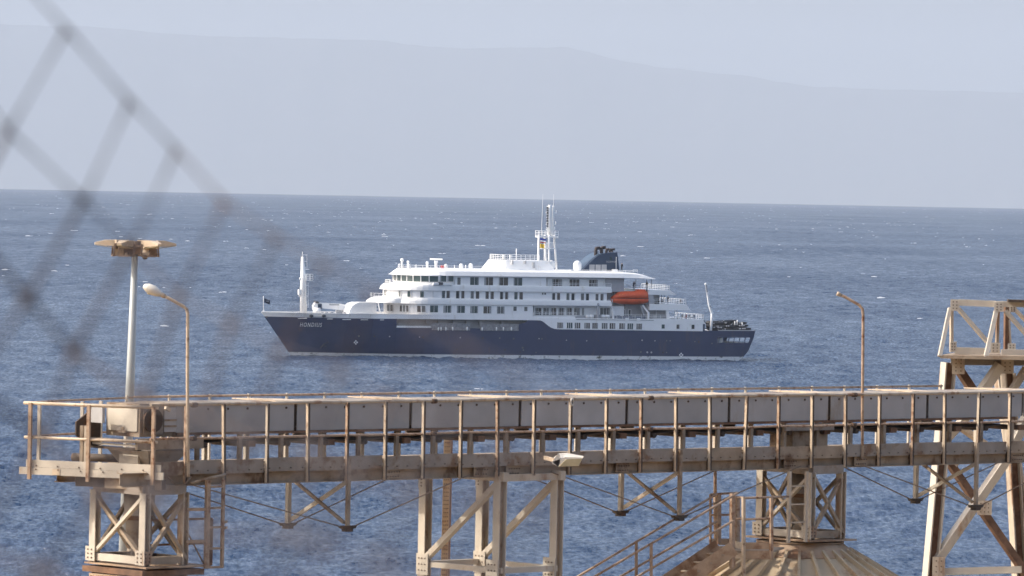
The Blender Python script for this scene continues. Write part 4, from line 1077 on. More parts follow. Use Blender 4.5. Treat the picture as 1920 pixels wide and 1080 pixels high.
# ------------------------------------------------------------------ the conveyor gallery (near structure)
GA = at(420, 757, 95.0); GB = at(1892, 735, 108.3)
GD = (GB - GA).normalized(); GN = Vector((-GD.y, GD.x, 0)).normalized(); GS = Vector((GD.x, GD.y, 0)).normalized()
UP = Vector((0, 0, 1))
def G(s, t, z): return GA + GD * s + GN * t + UP * z
def su(u, t=0, z=-.6):
    lo, hi = -14., 40.
    for _ in range(50):
        mid = (lo + hi) / 2
        if proj(G(mid, t, z))[0] < u: lo = mid
        else: hi = mid
    return lo
GRZ = math.atan2(GS.y, GS.x)
conv = empty('conveyor_gallery', G(0, 1.3, -1.3)); tag(conv, 'long dusty belt conveyor gallery with grey cover panels crossing the foreground', 'conveyor')
_ci = Matrix.Translation(-conv.location)
def cb(m, name, mat, parent=conv):
    """build with world coordinates under a parent that sits at conv.location (or a child of it)"""
    loc = conv.location
    m.v = [(x - loc.x, y - loc.y, z - loc.z) for x, y, z in m.v]
    return m.build(name, mat, parent)
def gbox(s0, s1, t0, t1, z0, z1, m=None):
    m = m or MB()
    return m.hexa([G(s0, t0, z0), G(s1, t0, z0), G(s1, t1, z0), G(s0, t1, z0), G(s0, t0, z1), G(s1, t0, z1), G(s1, t1, z1), G(s0, t1, z1)])
def gbar(a, b, w, h=None, m=None, side=None):
    m = m or MB(); return m.bar(G(*a), G(*b), w, h, side if side is not None else GN)

S_END = su(1960); S_H = su(331, .8)
posts = [347, 420, 500, 577, 650, 722, 793, 863, 933, 1000, 1068, 1136, 1201, 1267, 1331, 1396, 1459, 1522, 1585, 1648, 1710, 1771, 1832, 1892, 1951]
sp_ = [su(u, 0) for u in posts]
S_N = su(290, 0)     # near corner of the head platform
# rails and posts
for z, nm in ((0, 'top_rail'), (-.57, 'middle_rail')):
    pts = [G(S_N - .1, 0, z)]; k = 0; rg = random.Random(int(z * 10) + 3)
    for s in sp_: pts.append(G(s, rg.uniform(-.012, .012), z + rg.uniform(-.008, .010)))
    cb(MB().tube(pts, .029 if z == 0 else .020, 8), nm, 'rail_paint' if z else 'cream_steel')
for i, s in enumerate(sp_):
    rg = random.Random(i); tl = rg.uniform(-.03, .012) ; ty = rg.uniform(-.02, .015)
    low = -1.34
    m = MB(); m.bar(G(s - .022, -.02, low), G(s - .022 + tl, ty - .02, 0), .052, .009, GN)
    po = cb(m, 'rail_post', ('rail_paint', 'lamp_cream', 'cream_steel', 'lamp_cream')[i % 4])
    cb(MB().bar(G(s + .003, -.041, low), G(s + .003 + tl, ty - .041, -.01), .008, .040, GN), 'shade_toned_flange', 'dark_steel', po)  # dark colour stands in for shade on the post's near side
# far rail
for z in (-.0, -.57): cb(MB().tube([G(su(250, 2.7), 2.7, z), G(S_END, 2.7, z)], .022, 6), 'far_rail', 'rail_paint')
for i, s in enumerate(sp_[1:]):
    cb(gbar((s + .09, 2.7, -1.2), (s + .09, 2.7, .03), .035, .035), 'far_rail_post', 'pale_steel')
# toe boards, one plate between posts
for i, (a, b) in enumerate(zip(sp_[:-1], sp_[1:])):
    rg = random.Random(i + 50); o = rg.uniform(-.012, .012)
    m = gbox(a + .035, b - .03, .03, .042, -1.165 + o, -.935 + o)
    m2 = cb(m, 'toe_board', rg.choice(('toe_paint', 'toe_paint', 'toe_paint', 'dusty_beam')))
    bm_ = MB()
    for f in (.1, .35, .62, .9):
        c = G(a + (b - a) * f, .026, -1.11 + o); bm_.bar(c, c - GN * .02, .014, .014, UP)
    cb(bm_, 'bolts', 'bolt_dark', m2)
# main beams: near and far plate girders
for t, nm in ((.16, 'main_beam'), (1.82, 'main_beam')):
    m = MB(); m.ibeam(G(S_N - .6, t, -1.245), G(S_END, t, -1.245), .13, .235, .018, .012, GN); cb(m, nm, 'dusty_beam')
for i, s in enumerate(sp_[1:-1]):
    cb(gbox(s + .09, s + .15, .098, .15, -1.34, -1.15), 'stiffener', 'dark_steel')
    cb(gbar((s + .12, .1, -1.16), (s + .12, 2.75, -1.16), .05, .07, side=GS), 'cross_beam', 'dusty_beam')
for u in (735, 900, 960, 1166, 1480, 1612, 1905):
    s = su(u, .1, -1.25); pl = cb(gbox(s - .16, s + .16, .082, .092, -1.335, -1.17), 'splice_plate', 'dusty_beam'); m = MB()
    for i in range(5):
        for j in range(2): c = G(s - .12 + .06 * i + .03 * j, .078, -1.30 + .08 * j); m.bar(c, c - GN * .012, .02, .02, UP)
    cb(m, 'bolts', 'bolt_dark', pl)
# walkway plates
cb(gbox(S_N, S_END, .045, .74, -1.125, -1.10), 'walkway', 'dusty_beam'); cb(gbox(su(250, 2), S_END, 1.9, 2.68, -1.125, -1.10), 'walkway', 'dusty_beam')
# trough cover panels
seams = [331, 554, 770, 975, 1175, 1367, 1555, 1739, 1918, 2010]
ss = [su(u, .78, -.3) for u in seams]
for i, (a, b) in enumerate(zip(ss[:-1], ss[1:])):
    rg = random.Random(i + 20); g0 = 0 if i == 0 else .035
    z1 = -.035 + rg.uniform(-.006, .006)
    pn = cb(gbox(a + g0, b - .035, .78, .80, -.515, z1), 'cover_panel', rg.choice(('cover_grey', 'cover_grey_b', 'cover_grey_c')))
    fp = cb(gbox(a + g0, b - .035, 1.80, 1.82, -.515, z1), 'cover_panel', 'cover_grey')
    m = MB(); n = int((b - a) / .433)
    for k in range(n):
        c = G(a + .25 + .433 * k, .776, -.125); m.tube([c, c - GN * .014], .019, 8)
    cb(m, 'bolts', 'bolt_dark', pn)
    # lid with a slightly lifted overlapping end piece
    m = MB(); m.loft([[G(s, .74, -.05), G(s, .74, -.03), G(s, 1.3, -.008), G(s, 1.86, -.03), G(s, 1.86, -.05)] for s in (a - .0, b - .005)])
    cb(m, 'cover_lid', 'toe_paint')
    if i:
        m = MB(); m.loft([[G(s, .72, -.026 + dz), G(s, .72, -.008 + dz), G(s, 1.3, .004 + dz), G(s, 1.88, -.008 + dz), G(s, 1.88, -.026 + dz)] for s, dz in ((a - .50, .012), (a + .14, .003))])
        cb(m, 'lid_splice', 'lamp_cream')
        cb(gbox(a - .028, a + .028, .81, .83, -.50, -.05), 'seam_strip', 'dark_steel')
# trough bottom: ledge angle, idler frames and return belt
cb(gbox(ss[0], S_END, .76, .84, -.56, -.52), 'trough_ledge', 'rust_steel'); cb(gbox(ss[0], S_END, 1.76, 1.84, -.56, -.52), 'trough_ledge', 'rust_steel')
cb(gbox(ss[0] - .3, S_END, .95, 1.65, -.545, -.535), 'carrying_belt', 'dark_steel')
m = MB(); rg = random.Random(4)
ptsb = [ss[0] + .45 * k for k in range(int((S_END - ss[0]) / .45) + 1)]
m.loft([[G(s, .86, -.70 - .025 * math.sin(k * 1.6)), G(s, .86, -.685 - .025 * math.sin(k * 1.6)), G(s, 1.74, -.655), G(s, 1.74, -.67)] for k, s in enumerate(ptsb)]); cb(m, 'return_belt', 'dark_steel')
for i, s in enumerate(sp_[1:]):
    rg = random.Random(i + 90); o = rg.uniform(-.02, .02)
    cb(gbar((s + .13 + o, .84, -1.2), (s + .13 + o, .84, -.56), .06, .07), 'stringer_leg', 'dusty_beam')  # near legs take a darker material, standing in for the shadow on them
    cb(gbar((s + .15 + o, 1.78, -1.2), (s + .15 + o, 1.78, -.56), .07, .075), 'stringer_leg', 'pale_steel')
    cb(MB().tube([G(s + .3, .84, -.735), G(s + .3, 1.78, -.735)], .05, 8), 'return_roller', 'dark_steel')
    if i % 2: cb(gbox(s + .28, s + .44, .80, .9, -.78, -.68), 'roller_bracket', 'rust_steel')
    if i % 3 == 0: cb(gbar((s + .30, 1.74, -.62), (s + .62, 1.74, -.64), .05, .06), 'idler_bracket', 'lamp_cream')
# king posts with cross bracing and tie rods under the gallery
def king(un, vn, uf, vf, lnear, lfar, rnear, rfar):
    s = su(un, .0, -1.6); tF = .12
    for _ in range(60):
        if proj(G(s, tF, -1.6))[0] > uf: tF += .04
    zn = -1.3; zf = -1.3
    while proj(G(s, 0, zn))[1] < vn - 6: zn -= .01
    while proj(G(s, tF, zf))[1] < vf - 6: zf -= .01
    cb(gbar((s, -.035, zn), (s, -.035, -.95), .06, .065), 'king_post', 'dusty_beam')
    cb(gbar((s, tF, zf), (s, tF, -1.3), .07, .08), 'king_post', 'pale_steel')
    for t, z in ((-.035, zn), (tF, zf)):
        m = MB(); m.hexa([G(s - .13, t - .06, z - .0), G(s + .13, t - .06, z), G(s + .13, t + .06, z), G(s - .13, t + .06, z), G(s - .17, t - .06, z + .05), G(s + .17, t - .06, z + .05), G(s + .17, t + .06, z + .05), G(s - .17, t + .06, z + .05)])
        m.hexa([G(s - .07, t - .07, z - .05), G(s + .07, t - .07, z - .05), G(s + .07, t + .07, z - .05), G(s - .07, t + .07, z - .05), G(s - .07, t - .07, z), G(s + .07, t - .07, z), G(s + .07, t + .07, z), G(s - .07, t + .07, z)])
        cb(m, 'tie_shoe', 'dark_steel')
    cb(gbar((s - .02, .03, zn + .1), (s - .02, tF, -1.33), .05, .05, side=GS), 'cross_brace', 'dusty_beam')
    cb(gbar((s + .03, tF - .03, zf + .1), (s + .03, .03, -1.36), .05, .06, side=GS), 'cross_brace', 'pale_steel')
    for t, z, a, b in ((-.035, zn, lnear, rnear), (tF, zf, lfar, rfar)):
        for u, e in ((a, -1), (b, 1)):
            q = G(su(u, t, -1.3), t, -1.30)
            cb(MB().tube([G(s + .12 * e, t, z + .03), q], .011, 6), 'tie_rod', 'wire_rope')
king(650, 996, 543, 991, 345, 262, 880, 760)
king(1272, 977, 1167, 968, 1036, 950, 1502, 1375)
king(1828, 957, 1720, 945, 1612, 1553, 2010, 1905)

# ---- head end: platform, drive hood, chute
s0 = S_N; TW = 3.55
# the end of the head platform is skewed to the gallery
HE = Vector((-2.2, .96, 0)).normalized(); HI = Vector((HE.y, -HE.x, 0)); HB = G(s0, 0, -.05)
def H(d, t, z): return HB + HI * d + HE * t + UP * z
def hbox(d0, d1, t0, t1, z0, z1):
    return MB().hexa([H(d0, t0, z0), H(d1, t0, z0), H(d1, t1, z0), H(d0, t1, z0), H(d0, t0, z1), H(d1, t0, z1), H(d1, t1, z1), H(d0, t1, z1)])
tE = lambda u, z: next(t for t in [k * .01 for k in range(-40, 520)] if proj(H(0, t, z))[0] <= u)
for z, nm in ((0, 'end_rail'), (-.57, 'end_rail')):
    cb(MB().tube([H(0, -.05, z), H(0, tE(46, z), z)], .028 if z == 0 else .024, 8), nm, 'lamp_cream')
for u in (58, 168, 290):
    t = tE(u, -.5); cb(MB().bar(H(-.03, t, -1.27), H(-.03, t, .01), .055, .055, HE), 'end_rail_post', 'rail_paint')
tl = tE(38, -1)
a = cb(hbox(-.005, .02, -.12, tl - .12, -1.065, -.945), 'end_toe_plate', 'pale_steel'); b = cb(hbox(-.02, .015, -.18, tl, -1.19, -1.07), 'end_channel', 'pale_steel')
m = MB()
for k in range(6): c = H(-.022, .1 + .42 * k, -1.10); m.bar(c, c - HI * .012, .02, .02, UP)
for k in range(6): c = H(-.007, .2 + .40 * k, -1.04); m.bar(c, c - HI * .012, .02, .02, UP)
cb(m, 'bolts', 'bolt_dark', b)
c = tE(108, -1.1); cb(hbox(-.03, -.022, c - .06, c + .08, -1.18, -1.08), 'rust_patch_plate', 'lamp_cream')
cb(hbox(.025, 1.2, .1, tl - .05, -1.13, -1.10), 'head_platform', 'dusty_beam')
tF = tl - .1
for z in (0, -.57): cb(MB().tube([H(0, tF, z), H(1.3, tF + .05, z), G(su(250, 2.7), 2.72, z - .01)], .020, 6), 'head_far_rail', 'rail_paint')
for u, d in ((73, .25), (153, 1.25), (188, 1.75)):
    t = next(t for t in [k * .01 for k in range(520, -100, -1)] if proj(H(d, t, -.5))[0] >= u); cb(MB().bar(H(d, t, -1.15), H(d, t, .0), .05, .05, HE), 'head_far_post', 'pale_steel')
# near toe board and beams below the head
cb(gbox(s0 + .02, sp_[0], .0, .012, -1.18, -.95), 'toe_board', 'dusty_beam')
tb = tE(135, -1.3)
cb(hbox(.12, .24, -.1, tb, -1.36, -1.2), 'head_cross_beam', 'dark_steel'); cb(hbox(.06, .10, -.1, .95, -1.37, -1.2), 'beam_end_plate', 'dusty_beam')
# drive hood
sh = su(262, .8, -.3); tf = next(t for t in [k * .01 for k in range(60, 300)] if proj(G(sh, t, -.3))[0] <= 200)
cb(gbox(sh, ss[0] + .02, .80, tf, -.58, -.03), 'drive_hood', 'dusty_beam')
cb(gbox(sh - .025, sh - .005, .84, tf - .06, -.49, -.07), 'hood_door', 'pale_steel')
m = MB(); m.bar(G(sh - .04, 1.12, -.50), G(sh - .04, 1.30, -.50), .04, .05, UP); m.bar(G(sh - .04, 1.2, -.5), G(sh - .04, 1.2, -.43), .05, .03, GN); cb(m, 'door_latch', 'lamp_cream')
cb(gbox(sh + .06, ss[0] - .30, .765, .79, -.54, -.05), 'hood_side_plate', 'toe_paint')
cb(gbox(ss[0] - .28, ss[0] - .02, .76, .79, -.50, -.09), 'hood_side_plate', 'cover_grey')
for z in (-.3, -.4): cb(gbox(ss[0] - .28, ss[0] - .02, .745, .757, z - .015, z + .015), 'hood_rib', 'dusty_beam')
sc0 = su(285, .76, -.3)
m = MB(); m.tube([G(sc0, .76, -.30), G(sc0, .71, -.30)], .20, 20); pu = cb(m, 'head_pulley', 'dark_steel')
m = MB(); m.tube([G(sc0, .71, -.30), G(sc0, .66, -.30)], .07, 12); cb(m, 'pulley_shaft', 'dark_steel', pu)
cb(gbar((sc0 + .20, .66, -.08), (sc0 + .30, .66, -.13), .05, .06), 'pulley_guard', 'lamp_cream')
# bracket and scraper housing ahead of the hood
tq = tf + .12
cb(MB().prism([G(sh - .02, tq, -.12), G(sh - .18, tq, -.12), G(sh - .55, tq, -.36), G(sh - .55, tq, -.58), G(sh - .32, tq, -.76), G(sh - .02, tq, -.76)], GN * .03), 'scraper_housing', 'dark_steel')
cb(gbox(sh - .36, sh - .30, tq - .45, tq - .05, -.36, -.10), 'scraper_plate', 'cover_grey')
for u, mt in ((143, 'cream_steel'), (135, 'dusty_beam')): t = tE(u, -.8); cb(MB().bar(H(.35, t, -1.1), H(.35, t, -.36), .06, .05, HE), 'bracket_leg', mt)
# support frames under the hood
for z, mt, s1, th in ((-.62, 'dusty_beam', sh - .25, .05), (-.70, 'pale_steel', sh - .20, .035), (-.76, 'dark_steel', sh - .18, .04)):
    cb(gbox(s1, s1 + .08, .62, tf + .3, z - th, z), 'hood_frame', mt)
cb(gbox(sh - .2, ss[0] + .45, .60, .66, -.78, -.60), 'hood_frame', 'dusty_beam'); m = MB()
cs = sh + .05
m.loft([[G(cs, .62, -.80), G(cs + .9, .62, -.80), G(cs + .9, 1.72, -.80), G(cs, 1.72, -.80)], [G(cs + .18, .82, -1.12), G(cs + .62, .82, -1.12), G(cs + .62, 1.52, -1.12), G(cs + .18, 1.52, -1.12)]]); cb(m, 'discharge_chute', 'toe_paint')
cb(gbox(cs + .05, cs + .1, .95, 1.45, -1.06, -.86), 'chute_door', 'pale_steel')
m = MB(); m.tube([G(cs - .1, 2.5, -.99), G(cs + .3, 1.5, -.98)], .07, 10); cb(m, 'screw_housing', 'dark_steel')
# loose cable loop by the corner
m = MB(); m.tube([G(s0 + .25, -.06, -1.2), G(s0 + .4, -.08, -1.33), G(s0 + .6, -.08, -1.33), G(s0 + .75, -.06, -1.2)], .012, 6); cb(m, 'cable_loop', 'wire_rope')
cb(MB().tube([G(su(420), -.05, -1.02 - .16), G(sp_[0] + .1, -.06, -1.31)], .025, 6), 'corner_strut', 'dusty_beam')
# small fittings on the rails
m = MB(); q = su(1068); m.tube([G(q + .03 * math.cos(a), -.05, -.06 + .06 * math.sin(a)) for a in [k * .7 for k in range(9)]], .018, 6); cb(m, 'rope_coil', 'lamp_head_white')
for u in (362, 812, 1058 + 160, 1600):
    for z in (-.01, -.57): cb(MB().tube([G(su(u) - .05, -.01, z), G(su(u) + .05, -.01, z)], .042, 8), 'rail_coupling', 'bolt_dark')

# ------------------------------------------------------------------ supports
def thing(name, loc, label, cat, group=None):
    o = empty(name, loc); return tag(o, label, cat, group)
def wb(m, name, mat, parent, root=None):
    loc = (root or parent).location
    m.v = [(x - loc.x, y - loc.y, z - loc.z) for x, y, z in m.v]; return m.build(name, mat, parent)
def gusset(root, c, w, h, nrm, side, mat='pale_steel', nx=2, ny=3, th=.014):
    c = Vector(c); n = Vector(nrm).normalized(); sd_ = Vector(side).normalized(); up = n.cross(sd_)
    m = MB(); m.bar(c, c + n * th, w, h, sd_); g = wb(m, 'gusset', mat, root); m = MB()
    for i in range(nx):
        for j in range(ny):
            p = c + sd_ * (w * ((i + .5) / nx - .5) * .8) + up * (h * ((j + .5) / ny - .5) * .85) + n * th; m.tube([p, p + n * .012], .014, 6)
    wb(m, 'bolts', 'bolt_dark', g, root)

def icol(root, p, q, w, h, tf, tw, side, mat, nm='column', shade_toned_web='dusty_beam'):  # web browner than the flanges: shade of the recess put into its colour
    p = Vector(p); q = Vector(q); d = (q - p).normalized(); r = Vector(side)
    a = (r - d * r.dot(d)).normalized(); b = d.cross(a); o = b * (h / 2 - tf / 2)
    m = MB(); m.bar(p + o, q + o, w, tf, a); m.bar(p - o, q - o, w, tf, a); c = wb(m, nm, mat, root)
    wb(MB().bar(p, q, tw, h - 2 * tf, a), 'shade_toned_web', shade_toned_web, c, root)
def zfor(v, s, t):
    lo, hi = -12., 2.
    for _ in range(50):
        mid = (lo + hi) / 2
        if proj(G(s, t, mid))[1] > v: lo = mid
        else: hi = mid
    return lo
def tower_frame(root, un, uf, ur, vtop, vbot, tn, pipe=True):
    s1 = su(un, tn, -2.2); t2 = tn
    while proj(G(s1, t2, -2.2))[0] > uf: t2 += .01
    s2 = su(ur, tn, -2.2)
    zt_, zb_ = zfor(vtop, s1, tn), zfor(vbot, s1, tn)
    cor = {'n': (s1, tn), 'l': (s1, t2), 'r': (s2, tn), 'b': (s2, t2)}
    W_ = .155
    for k, (s, t) in cor.items():
        icol(root, G(s, t, zb_), G(s, t, zt_), W_, .12, .016, .014, GN, 'pale_steel' if k in 'nl' else 'cream_steel')
    h = zt_ - zb_
    for (p, q, mt) in (('l', 'n', 'pale_steel'), ('n', 'r', 'dusty_beam'), ('b', 'r', 'dusty_beam'), ('l', 'b', 'dusty_beam')):
        a, b = cor[p], cor[q]
        for f0, f1 in ((.08, .93), (.93, .08)):
            d = GN * (-.03 if p in 'n' else .03) + GS * (-.03 if (p, q) == ('l', 'n') else 0) + (GS * .05 if f0 > .5 else Vector())
            wb(MB().bar(G(a[0], a[1], zb_ + h * f0) + d, G(b[0], b[1], zb_ + h * f1) + d, .055, .075, UP), 'brace', mt if f0 < .5 else 'dusty_beam', root)
        wb(MB().bar(G(a[0], a[1], zb_ + .09), G(b[0], b[1], zb_ + .09), .12, .10, UP), 'base_beam', mt, root)
        wb(MB().bar(G(a[0], a[1], zt_ + .05), G(b[0], b[1], zt_ + .05), .16, .12, UP), 'head_beam', 'toe_paint', root)
    for k in ('l', 'n'): gusset(root, G(cor[k][0] - .085, cor[k][1], zb_ + .14), .24, .24, -GS, GN)
    gusset(root, G(s1, tn - .07, zb_ + .14), .20, .22, -GN, GS, 'cream_steel')
    cs_, ct = (s1 + s2) / 2, (tn + t2) / 2
    if pipe:
        m = MB(); c = G(cs_, ct, zb_ + .05)
        m.lathe([(.13, 0), (.13, .22), (.22, .32), (.22, .62 * h), (.27, .62 * h), (.27, .64 * h), (.25, .64 * h), (.27, h - .02)], c, 20); wb(m, 'downpipe', 'toe_paint', root)
        m = MB(); m.lathe([(.23, 0), (.23, .14)], G(cs_, ct, zb_ + .6 * h), 20); wb(m, 'pipe_clamp', 'rust_steel', root)
    return cor, zt_, zb_, (cs_, ct)

def silo(name, cs_, ct, ztop, lab, R=6.2):
    c = G(cs_, ct, ztop); root = thing(name, Vector((c.x, c.y, 4.0)), lab, 'silo', 'grain silos under the conveyor')
    zt_ = c.z; drop = lambda r: (r - .8) * .56
    m = MB(); m.lathe([(.0, .0), (.82, 0.0), (.82, .02), (.0, .025)], (c.x, c.y, zt_ - .03), 30, cap=False, smooth=False); wb(m, 'apex_plate', 'silo_cap', root)
    m = MB(); m.lathe([(.80, -.03), (1.08, -.25), (1.08, -.27), (.7, -.06)], (c.x, c.y, zt_ - .01), 40, cap=False, smooth=True); wb(m, 'apex_ring', 'silo_cap', root)
    nr = 27; zc = zt_ - .20
    for k in range(nr):      # roof sheets between ribs, each a piece
        a0, a1 = 2 * math.pi * k / nr, 2 * math.pi * (k + 1) / nr
        P = lambda r, a, dz=0: Vector((c.x + r * math.cos(a), c.y + r * math.sin(a), zc - (r - .95) * .58 + dz))
        m = MB(); m.hexa([P(.8, a0, -.02), P(.8, a1, -.02), P(R, a1, -.02), P(R, a0, -.02), P(.8, a0), P(.8, a1), P(R, a1), P(R, a0)])
        wb(m, 'roof_sheet', 'silo_tan', root)
        m = MB(); m.hexa([P(.96, a0 - .030, -.01), P(.96, a0 + .030, -.01), P(R, a0 + .0048, -.01), P(R, a0 - .0048, -.01), P(.96, a0 - .026, .085), P(.96, a0 + .026, .085), P(R, a0 + .0042, .13), P(R, a0 - .0042, .13)])
        wb(m, 'roof_rib', 'silo_tan', root)
    ze = zc - (R - .95) * .58
    m = MB(); prof = []; z = 4.0; zs = np.linspace(4.0, ze, 16)
    for i in range(15): prof += [(R - .05, zs[i]), (R - .02, zs[i] + .05)] if i else [(R - .05, zs[0])]
    prof.append((R - .05, ze)); m.lathe(prof, (c.x, c.y, 0), 54, smooth=True); wb(m, 'silo_wall', 'silo_tan', root)
    return root
# left transfer tower
tl_root = thing('support_tower', G(su(268, .1), .7, -3.2), 'braced steel support tower under the conveyor head, with a downpipe inside', 'support tower', 'braced towers carrying the conveyor')
corL, ztL, zbL, cL = tower_frame(tl_root, 271, 178, 343, 925, 1062, .1)
wb(gbox(corL['n'][0] - .12, corL['r'][0] + .45, -.1, corL['l'][1] + .12, zbL - .03, zbL - .005), 'base_plate', 'silo_cap', tl_root)
wb(gbox(corL['n'][0] - .16, corL['r'][0] + .35, -.05, corL['l'][1] + .12, zbL - .16, zbL - .065), 'base_frame', 'rust_steel', tl_root)
silo('silo', cL[0], cL[1], zbL - .17, 'tan ribbed silo whose roof lies just below the conveyor head tower')
wb(gbox(corL['n'][0] + .35, corL['n'][0] + .75, .7, 1.15, zbL, zbL + .16), 'inspection_box', 'dark_steel', tl_root)
# cat ladder beside it
def cat_ladder():
    sa = su(388, -.1, -2.2); sb = su(417, -.1, -2.2)
    root = thing('caged_ladder', G(sa, -.1, -3.0), 'rusty steel ladder frame hanging right of the conveyor head tower', 'ladder')
    z0, z1 = zfor(1066, sa, -.1), zfor(900, sa, -.1)
    wb(gbar((sa, -.1, z0), (sa, -.1, z1), .06, .08), 'stile', 'rail_paint', root); wb(gbar((sb, -.1, z0), (sb, -.1, z1), .045, .05), 'stile', 'rail_paint', root)
    for v in (912, 952, 988, 1028, 1063): z = zfor(v, sb, -.1); wb(gbar((sa, -.1, z), (sb, -.1, z), .035, .035), 'rung', 'rail_paint', root)
    sr = corL['r'][0]
    for v in (955, 1015): z = zfor(v, sa, -.1); wb(gbar((sr, .02, z), (sa, -.1, z), .05, .05), 'tie_bar', 'rail_paint', root)
    sm_ = su(395, .5, -2.5)
    wb(gbar((sm_, .5, z0), (sm_, .5, zfor(972, sm_, .5)), .05, .05), 'guard_post', 'rust_steel', root)
    for v in (972, 1018): z = zfor(v, sm_, .5); wb(gbar((sr - .6, .5, z), (sm_, .5, z), .03, .035), 'guard_rail', 'rust_steel', root)
    for v in (980, 991): z = zfor(v, sb, -.1); wb(gbar((sm_, .1, z), (sb, -.1, z), .035, .035), 'guard_rail', 'rail_paint', root)
    wb(MB().tube([G(sr + .03, .05, zfor(995, sr, .05)), G(sa - .02, -.08, z0 + .05)], .014, 6), 'stay', 'wire_rope', root)
cat_ladder()
# right tower on the silo
tr_root = thing('support_tower', G(su(1518, .1), .7, -3.0), 'braced steel support tower standing on the ribbed silo roof', 'support tower', 'braced towers carrying the conveyor')
corR, ztR, zbR, cRr = tower_frame(tr_root, 1519, 1427, 1576, 886, 1012, .1)
wb(gbox(corR['n'][0] - .22, corR['r'][0] + .22, -.12, corR['l'][1] + .22, zbR - .03, zbR - .005), 'base_plate', 'silo_cap', tr_root)
wb(gbox(corR['r'][0] - .45, corR['r'][0] - .12, .9, 1.3, zbR, zbR + .12), 'inspection_box', 'dark_steel', tr_root); wb(gbox(corR['n'][0] + .1, corR['n'][0] + .4, .5, 1.0, zbR, zbR + .14), 'inspection_box', 'lamp_cream', tr_root)
silo('silo', cRr[0], cRr[1], zbR - .055, 'tan ribbed silo with a conical roof at the bottom right')
lad = thing('fixed_ladder', G(su(1495, -.12, -3), -.12, zbR), 'pale fixed ladder in front of the pipe on the silo roof tower', 'ladder')
sa, sb = su(1479, -.12, -2.2), su(1511, -.12, -2.2)
for s in (sa, sb): wb(gbar((s, -.12, zbR - .02), (s, -.12, zfor(884, s, -.12)), .05, .06), 'stile', 'cream_steel', lad)
for v in (912, 946, 980): z = zfor(v, sa, -.12); wb(gbar((sa, -.12, z), (sb, -.12, z), .025, .025), 'rung', 'cream_steel', lad)
# bracket of the tower head above the walkway
wb(gbox(su(1480, 1.0), su(1545, 1.0), .9, 1.5, -1.1, -.72), 'transfer_chute', 'dusty_beam', tr_root)
wb(gbox(su(1470, .8), su(1560, .8), .74, .79, -.70, -.57), 'chute_frame', 'toe_paint', tr_root)
# middle portal
mp = thing('portal_trestle', G(su(905, .1), 1.1, -6), 'cream steel portal trestle with diagonal braces under the middle of the conveyor', 'trestle')
def portal():
    sA = su(936, .05, -2.5); sB = su(1043, .05, -2.5); tF_ = .05
    while proj(G(sA, tF_, -2.5))[0] > 797: tF_ += .01
    zt_ = zfor(894, sA, .05); zlow = 4.0 - GA.z
    zg = zfor(1057, sA, tF_)
    for s in (sA, sB):
        for t in (.05, tF_):
            icol(mp, G(s, t, zlow), G(s, t, zt_ - .05), .17, .17, .016, .016, GN, 'pale_steel')
        wb(MB().bar(G(s, -.1, zt_ + .0), G(s, tF_ + .12, zt_ + .0), .16, .12, UP), 'cap_beam', 'cream_steel', mp)
        off = -GS * .03
        wb(MB().bar(G(s, tF_ - .1, zg + .12) + off, G(s, .12, zt_ - .15) + off, .10, .11, UP), 'diagonal', 'pale_steel', mp)
        wb(MB().bar(G(s, .12, zg - .2) + off, G(s, tF_ - .1, zg - 1.9) + off, .10, .11, UP), 'diagonal', 'pale_steel', mp)
        wb(MB().bar(G(s, .1, zg), G(s, tF_, zg), .09, .11, UP), 'strut', 'pale_steel', mp)
        for t, w in ((tF_ - .05, .30), (.12, .30)): gusset(mp, G(s - .09, t, zg), w, .38, -GS, GN, 'pale_steel', 3, 3)
        gusset(mp, G(s - .09, tF_, zt_ - .2), .17, .2, -GS, GN, 'pale_steel', 1, 3)
    for t in (.05, tF_):
        wb(MB().bar(G(sA, t, zg), G(sB, t, zg), .10, .10, UP), 'strut', 'pale_steel', mp)
        wb(MB().bar(G(sA - .1, t, zt_ - .02), G(sB + .1, t, zt_ - .02), .12, .14, UP), 'cap_beam', 'cream_steel', mp)
portal()
# lattice-like brown post behind the portal
bp_ = thing('perforated_post', at(836, 1075, 106), 'tall rusty perforated cable post behind the portal trestle', 'post')
q0 = at(833, 1080, 106); q1 = at(839, 822, 106); ex = (q0 - q1).normalized()
qb = Vector((q0.x - .1, q0.y, 4))
wb(MB().bar(qb, q1, .13, .12, Vector((1, 0, 0))), 'shaft', 'perforated_tan', bp_)
wb(MB().bar(qb + Vector((.085, .01, 0)), q1 + Vector((.085, .01, 0)), .03, .14, Vector((1, 0, 0))), 'edge_strip', 'rust_steel', bp_)
m = MB()
for k in range(110):
    p = q1 + (qb - q1) * (k / 110. * .30)
    for e in (-.035, 0, .035): m.box(p.x + e - .010, p.x + e + .010, p.y - .066, p.y - .058, p.z - .010, p.z + .010)
wb(m, 'perforations', 'bolt_dark', bp_)
